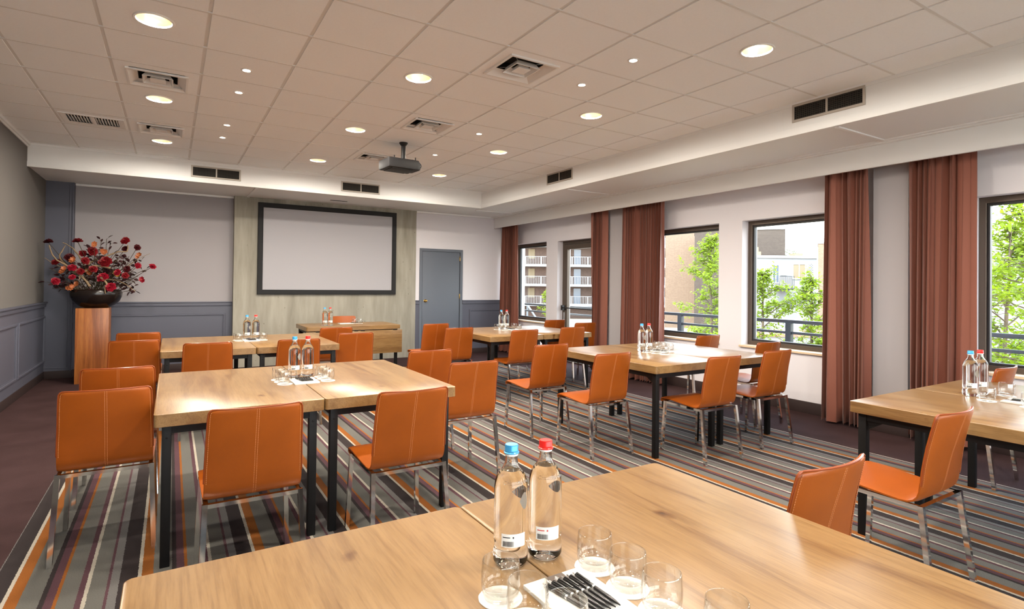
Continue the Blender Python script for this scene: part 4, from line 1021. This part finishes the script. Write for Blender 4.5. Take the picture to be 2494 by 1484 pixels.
gnarled([(950, 600), (900, 560), (850, 530), (760, 500), (640, 500)], 6.66, .007, 'thin twig drooping low on the right side')
gnarled([(1080, 275), (1020, 300), (950, 340), (860, 400), (700, 470)], 6.74, .004, 'wiry twig reaching far right')
gnarled([(170, 310), (230, 350), (330, 400), (450, 460)], 6.78, .006, 'thin twig reaching far left')
gnarled([(470, 500), (480, 440), (540, 420), (600, 380), (740, 400)], 6.62, .012, 'short tangled branch in the middle of the bowl')

# ================================================================== OUTSIDE
ZG = -3.2
b = MB(); b.box(7.4, 8.45, -6, 12, -.25, -.05); struct(b.obj('terrace', 'ground'), 'narrow terrace outside the windows', 'terrace')
b = MB(); b.box(8.5, 140, -60, 150, ZG - .1, ZG); struct(b.obj('ground', 'ground'), 'pale paved ground below the terrace', 'ground')
b = MB(); b.box(XL - 8, 7.4, -8, 12, 3.46, 3.6); struct(b.obj('roof', 'render'), 'unseen roof over this building, added to block the sun', 'roof')  # added overhead with overhang, keeps direct sun from leaking into the room
t = thing('terrace_railing', 'dark grey two-rail terrace railing outside the windows', 'railing', (8.3, 0, 0))
b = MB(); b.box(-.03, .03, -5, 10, .912, .958, .004); b.obj('top_rail', 'rail', t)
b = MB(); b.box(-.02, .02, -5, 10, .762, .798, .004); b.obj('lower_rail', 'rail', t)
for k in range(-3, 5):
    b = MB(); y = 1.80 + 1.91 * k; b.box(-.035, .035, y - .04, y + .04, -.05, .915, .003); b.obj('post', 'rail', t)

def facing(px, depth):       # a building site seen at pixel column px, `depth` metres along the camera axis
    d = Rm @ Vector(((px - 1243.18) / F_PX, -(690 - 679.99) / F_PX, -1)); return CAM + d * depth
def site(name, label, cat, px, depth, turn=False):
    p = facing(px, depth); return thing(name, label, cat, (p.x, p.y, 0), RZ - (math.atan((px - 1243) / F_PX) if turn else 0))
k75 = 75 / F_PX
t = site('gallery_flats', 'brown brick flats with white access galleries, seen through the corner window', 'building', 1420, 75)
b = MB(); b.box(-12, 11.6, 1.5, 9, ZG, 14); b.obj('wall', 'brickA', t)
for fl in range(6):
    z = -3.85 + 2.68 * fl + .02
    if z < ZG: continue
    b = MB(); b.box(-12, 11.2, -.1, 1.6, z - .32, z); b.obj('gallery_slab', 'render', t)
    b = MB(); b.box(-12, 11.2, -.1, -.04, z + 1.0, z + 1.06)
    x = -12.0
    while x < 11.2: b.box(x - .02, x + .02, -.08, -.05, z, z + 1.0); x += .22
    for q in range(12): b.box(-12 + q * 2.1 - .05, -12 + q * 2.1 + .05, -.1, -.02, z, z + 1.05)
    b.obj('gallery_railing', 'render', t)
    for q in range(5):
        b = MB(); x = -9.3 + q * 4.1 + (.6 if q % 2 else 0); b.box(x, x + .95, 1.42, 1.52, z, z + 2.1); b.obj('flat_door', 'farglass', t)
    for q in range(4):
        b = MB(); x = -7.4 + q * 4.4; b.box(x, x + .9, 1.44, 1.52, z + .8, z + 2.1); b.obj('flat_window', 'blind', t)
t = site('beige_brick_block', 'tall pale beige brick end wall seen behind the slender tree', 'building', 1620, 62, True)
b = MB(); b.box(0, 3.5, 0, 8, ZG, 12.5); b.obj('wall', 'brickB', t); b = MB(); b.box(-.05, 3.6, -.05, 8, 12.5, 12.8); b.obj('parapet', 'render', t)
t = site('umber_brick_tower', 'umber brown brick tower block rising over the white house', 'building', 1691, 54, True)
b = MB(); b.box(0, 8.0, 0, 6, ZG, 6.85); b.obj('wall', 'brickC', t); b = MB(); b.box(-.04, 8.05, -.06, 6, 6.85, 7.0); b.obj('parapet', 'greywin', t)
t = site('white_house', 'low white rendered house with balcony and patterned screen', 'building', 1915, 47)
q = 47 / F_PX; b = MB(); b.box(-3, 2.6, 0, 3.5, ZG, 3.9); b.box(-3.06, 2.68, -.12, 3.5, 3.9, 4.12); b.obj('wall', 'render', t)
def hole(x0, x1, y0, y1, m, name='window', d=.04):    # pixel box on the house front, as a framed opening
    X0, X1 = (x0 - 1915) * q, (x1 - 1915) * q; Z1, Z0 = 1.4 + (700 - y0) * q, 1.4 + (700 - y1) * q
    b = MB(); b.box(X0, X1, -.03, .02, Z0, Z1); o = b.obj(name, m, t)
    b = MB()
    for (a0, a1, c0, c1) in ((X0 - .07, X1 + .07, Z1, Z1 + .07), (X0 - .07, X1 + .07, Z0 - .07, Z0), (X0 - .07, X0, Z0, Z1), (X1, X1 + .07, Z0, Z1), ((X0 + X1) / 2 - .03, (X0 + X1) / 2 + .03, Z0, Z1)): b.box(a0, a1, -.07, .01, c0, c1)
    b.obj('window_frame', 'white', o)
hole(1931, 1960, 643, 677, 'blind'); hole(1882, 1896, 646, 688, 'farglass', 'balcony_door'); hole(1866, 1876, 645, 668, 'greywin'); hole(1903, 1914, 645, 668, 'greywin'); hole(1842, 1847, 645, 660, 'farglass')
b = MB(); Z1, Z0 = 1.4 + (700 - 672) * q, 1.4 + (700 - 702) * q; b.box((1886 - 1915) * q, (1921 - 1915) * q, -.9, 0, Z0 - .12, Z0)
for k in range(11): x = (1886 - 1915) * q + k * 35 * q / 10; b.box(x - .012, x + .012, -.9, -.87, Z0, Z1)
b.box((1886 - 1915) * q, (1921 - 1915) * q, -.91, -.86, Z1 - .04, Z1); b.obj('balcony', 'rail', t)
b = MB(); X0, X1 = (1969 - 1915) * q, (1981 - 1915) * q; Zt = 1.4 + (700 - 640) * q
for k in range(7):
    for h in range(2):
        cx, cz = X0 + (h + .5) * (X1 - X0) / 2, Zt - .1 - k * .2
        b.bar((cx - .08, -.03, cz - .08), (cx + .08, -.03, cz + .08), .035); b.bar((cx - .08, -.03, cz + .08), (cx + .08, -.03, cz - .08), .035)
b.obj('patterned_screen', 'greywin', t)
b = MB(); b.box((1856 - 1915) * q, (1866 - 1915) * q, 1, 1.5, 4.12, 4.5); b.box((1859 - 1915) * q, (1861 - 1915) * q, 1.1, 1.3, 4.5, 4.9); b.box((1965 - 1915) * q, (1985 - 1915) * q, 2, 3, 4.12, 4.45); b.obj('chimney', 'blind', t)
t = site('brick_gable_house', 'narrow orange brick gable beside the white house', 'building', 1992, 40, True)
b = MB(); b.box(0, 2.4, 0, 4, ZG, 4.6); b.obj('wall', 'brickB', t); b = MB(); b.box(-.03, 2.45, -.05, 4, 4.6, 4.7); b.obj('parapet', 'greywin', t)
t = site('white_terrace_house', 'white house with grey window behind the trees at the right edge', 'building', 2450, 34)
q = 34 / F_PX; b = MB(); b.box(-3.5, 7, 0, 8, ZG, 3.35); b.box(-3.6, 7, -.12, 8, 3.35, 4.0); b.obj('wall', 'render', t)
b = MB(); b.box(-.75, .0, -.03, .02, 2.55, 3.1); o = b.obj('window', 'farglass', t)
b = MB()
for (a0, a1, c0, c1) in ((-.83, .08, 3.1, 3.2), (-.83, .08, 2.45, 2.55), (-.83, -.75, 2.5, 3.15), (0, .08, 2.5, 3.15)): b.box(a0, a1, -.08, .01, c0, c1)
b.obj('window_frame', 'greywin', o)
b = MB(); b.box(-.9, -.35, 1, 1.8, 4.0, 4.5); b.obj('chimney', 'brickC', t); b = MB(); b.tube([(.15, 1, 4.0), (.15, 1, 4.45)], .09, 10); b.obj('flue', 'greywin', t)
t = site('terracotta_roof_shed', 'low building with terracotta roof beyond the railing', 'building', 1960, 34)
b = MB(); b.box(-3.2, 3.2, 0, 3.5, ZG, -1.6); b.obj('wall', 'render', t); b = MB(); b.box(-3.4, 3.4, -.2, 3.7, -1.6, -1.45); b.obj('roof', 'terr', t)
for k, px in enumerate((1958, 1976, 1994)):
    p = facing(px, 41.3); b = MB(); b.box(-.35, .35, -.3, .3, 0, .85 + .15 * k, .04); b.box(-.25, .25, -.31, -.29, .2, .7); o = tag(b.obj('roof_air_conditioner', 'render'), ['white boxy air unit, left of three beyond the railing', 'middle boxy white air unit beyond the railing', 'taller white air unit, right of three beyond the railing'][k], 'air conditioner')
    o.location = (p.x, p.y, -1.0); o.rotation_euler = (0, 0, RZ)
t = site('flat_roof_annex', 'flat roofed annex carrying the white air units', 'building', 1976, 40.5)
b = MB(); b.box(-1.6, .9, 0, 3, ZG, -1.0); b.obj('wall', 'render', t)

def leaf_quads(lv, c, R, size):
    d = Vector((R.gauss(0, 1), R.gauss(0, 1), R.gauss(0, .45))).normalized(); q = d.to_track_quat('Y', 'Z').to_matrix() @ Matrix.Rotation(R.uniform(-.7, .7), 3, 'Y')
    s = size * R.uniform(.7, 1.25); w = s * .26
    lv.add([c + q @ Vector(v) for v in ((0, 0, 0), (w, s * .4, .006), (w * .7, s * .75, 0), (0, s, -s * .12), (-w * .7, s * .75, 0), (-w, s * .4, .006))], [(0, 1, 2, 3), (0, 3, 4, 5)])
def tree(name, label, base, top, rad, seed, nlv=3200, size=.075, lean=(0, 0), low=.25, cat='tree'):
    R = random.Random(seed); t = thing(name, label, cat, (base[0], base[1], ZG), 0, 'trees beyond the terrace'); Ht = top - ZG
    tr = MB(); br = MB(); tips = []
    pts = []
    for k in range(13):
        u = k / 12; pts.append(Vector((lean[0] * u + .06 * math.sin(u * 9 + seed), lean[1] * u + .06 * math.cos(u * 7 + seed), Ht * u * .97)))
    tr.tube(pts, [.055 * (1 - .85 * k / 12) + .006 for k in range(13)], 8); tr.obj('trunk', 'bark', t)
    z_low = Ht * low
    for k in range(30):
        u = low + (1 - low) * (k + R.random()) / 30; i = min(int(u * 12), 11); s = pts[i] + (pts[i + 1] - pts[i]) * (u * 12 - i)
        v = (u - low) / (1 - low); env = rad * (math.sin(PI * min(1, .22 + .80 * v)) ** .75) * R.uniform(.65, 1.1); a = R.uniform(0, 2 * PI)
        e = s + Vector((math.cos(a) * env, math.sin(a) * env, env * R.uniform(.25, .75)))
        mid = (s + e) / 2 + Vector((R.uniform(-.08, .08), R.uniform(-.08, .08), .08)); bp = [s * (1 - q) ** 2 + mid * 2 * q * (1 - q) + e * q * q for q in [j / 6 for j in range(7)]]
        br.tube(bp, [.014 * (1 - .75 * j / 6) for j in range(7)], 5)
        for j in range(1, 7):
            for h in range(3):
                d = Vector((R.gauss(0, 1), R.gauss(0, 1), R.gauss(.2, .6))).normalized() * rad * R.uniform(.12, .34); tip = bp[j] + d
                br.tube([bp[j], bp[j] + d * .5 + Vector((0, 0, .02)), tip], [.005, .004, .002], 4, caps=False); tips.append((bp[j], tip))
    br.obj('branches', 'bark', t)
    lv = MB(); n = len(tips)
    for k in range(nlv):
        a, c = tips[R.randrange(n)]; u = R.uniform(.25, 1.1); leaf_quads(lv, a + (c - a) * u + Vector((R.gauss(0, .02), R.gauss(0, .02), R.gauss(0, .02))), R, size)
    lv.obj('foliage', 'leaf', t, smooth=False)
tree('slender_tree', 'slender light green tree seen through the second window', (12.2, 6.22), 2.75, .85, 11, 7000, low=.38, size=.07)
tree('young_tree', 'bushy light green tree, left part of the third window', (11.6, 4.42), 1.80, 1.0, 12, 7000, low=.25, size=.07)
tree('young_tree', 'smaller light green tree, right part of the third window', (11.7, 3.42), 1.72, .85, 13, 5000, low=.3, size=.07)
tree('broad_tree', 'dense yellow green tree filling the tall right window', (10.9, -.35), 3.1, 1.5, 14, 8200, low=.32, size=.085)
tree('broad_tree', 'leafy tree behind the dense one at the right edge', (12.6, .75), 2.6, 1.3, 15, 5200, low=.3, size=.085)
tree('low_tree', 'low green shrub tree behind the railing, between second and third window', (10.6, 5.2), .55, .9, 16, 3600, low=.3)
tree('low_tree', 'low green shrub tree behind the railing below the white house', (10.2, 2.9), .30, 1.0, 17, 3600, low=.3)
tree('low_tree', 'low green shrub tree behind the railing at the right edge', (9.9, .4), .9, 1.0, 18, 4200, low=.3)
tree('climbing_shrub', 'green climbing shrub by the stair rail outside the corner window', (9.3, 8.95), 1.35, .42, 19, 2600, low=.5, size=.06)
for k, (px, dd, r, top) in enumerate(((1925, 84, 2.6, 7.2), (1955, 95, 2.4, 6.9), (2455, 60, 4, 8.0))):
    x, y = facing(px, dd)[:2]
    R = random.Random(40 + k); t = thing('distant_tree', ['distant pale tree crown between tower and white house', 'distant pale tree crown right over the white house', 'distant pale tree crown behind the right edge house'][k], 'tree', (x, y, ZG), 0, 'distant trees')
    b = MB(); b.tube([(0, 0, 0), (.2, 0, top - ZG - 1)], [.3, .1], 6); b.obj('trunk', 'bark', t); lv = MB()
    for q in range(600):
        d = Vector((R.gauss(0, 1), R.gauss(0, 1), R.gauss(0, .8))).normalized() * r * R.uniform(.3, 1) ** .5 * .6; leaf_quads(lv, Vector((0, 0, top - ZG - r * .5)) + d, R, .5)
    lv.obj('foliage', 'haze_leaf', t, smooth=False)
t = thing('stair_handrail', 'grey sloping stair handrail outside the corner window', 'handrail', (8.6, 9.0, 0))
b = MB(); b.tube([(0, .1, .9), (0, -.15, .9), (0, -.85, .35)], .022, 8); b.obj('handrail', 'greyrail', t); b = MB(); b.tube([(0, -.15, .9), (0, -.15, -.05)], .02, 8); b.obj('post', 'greyrail', t)
b = MB(); b.box(7.45, 8.2, 8.43, 8.9, -.05, 3.4); struct(b.obj('wall_outside', 'brickC'), 'grey brick return of the facade outside the corner window', 'wall')
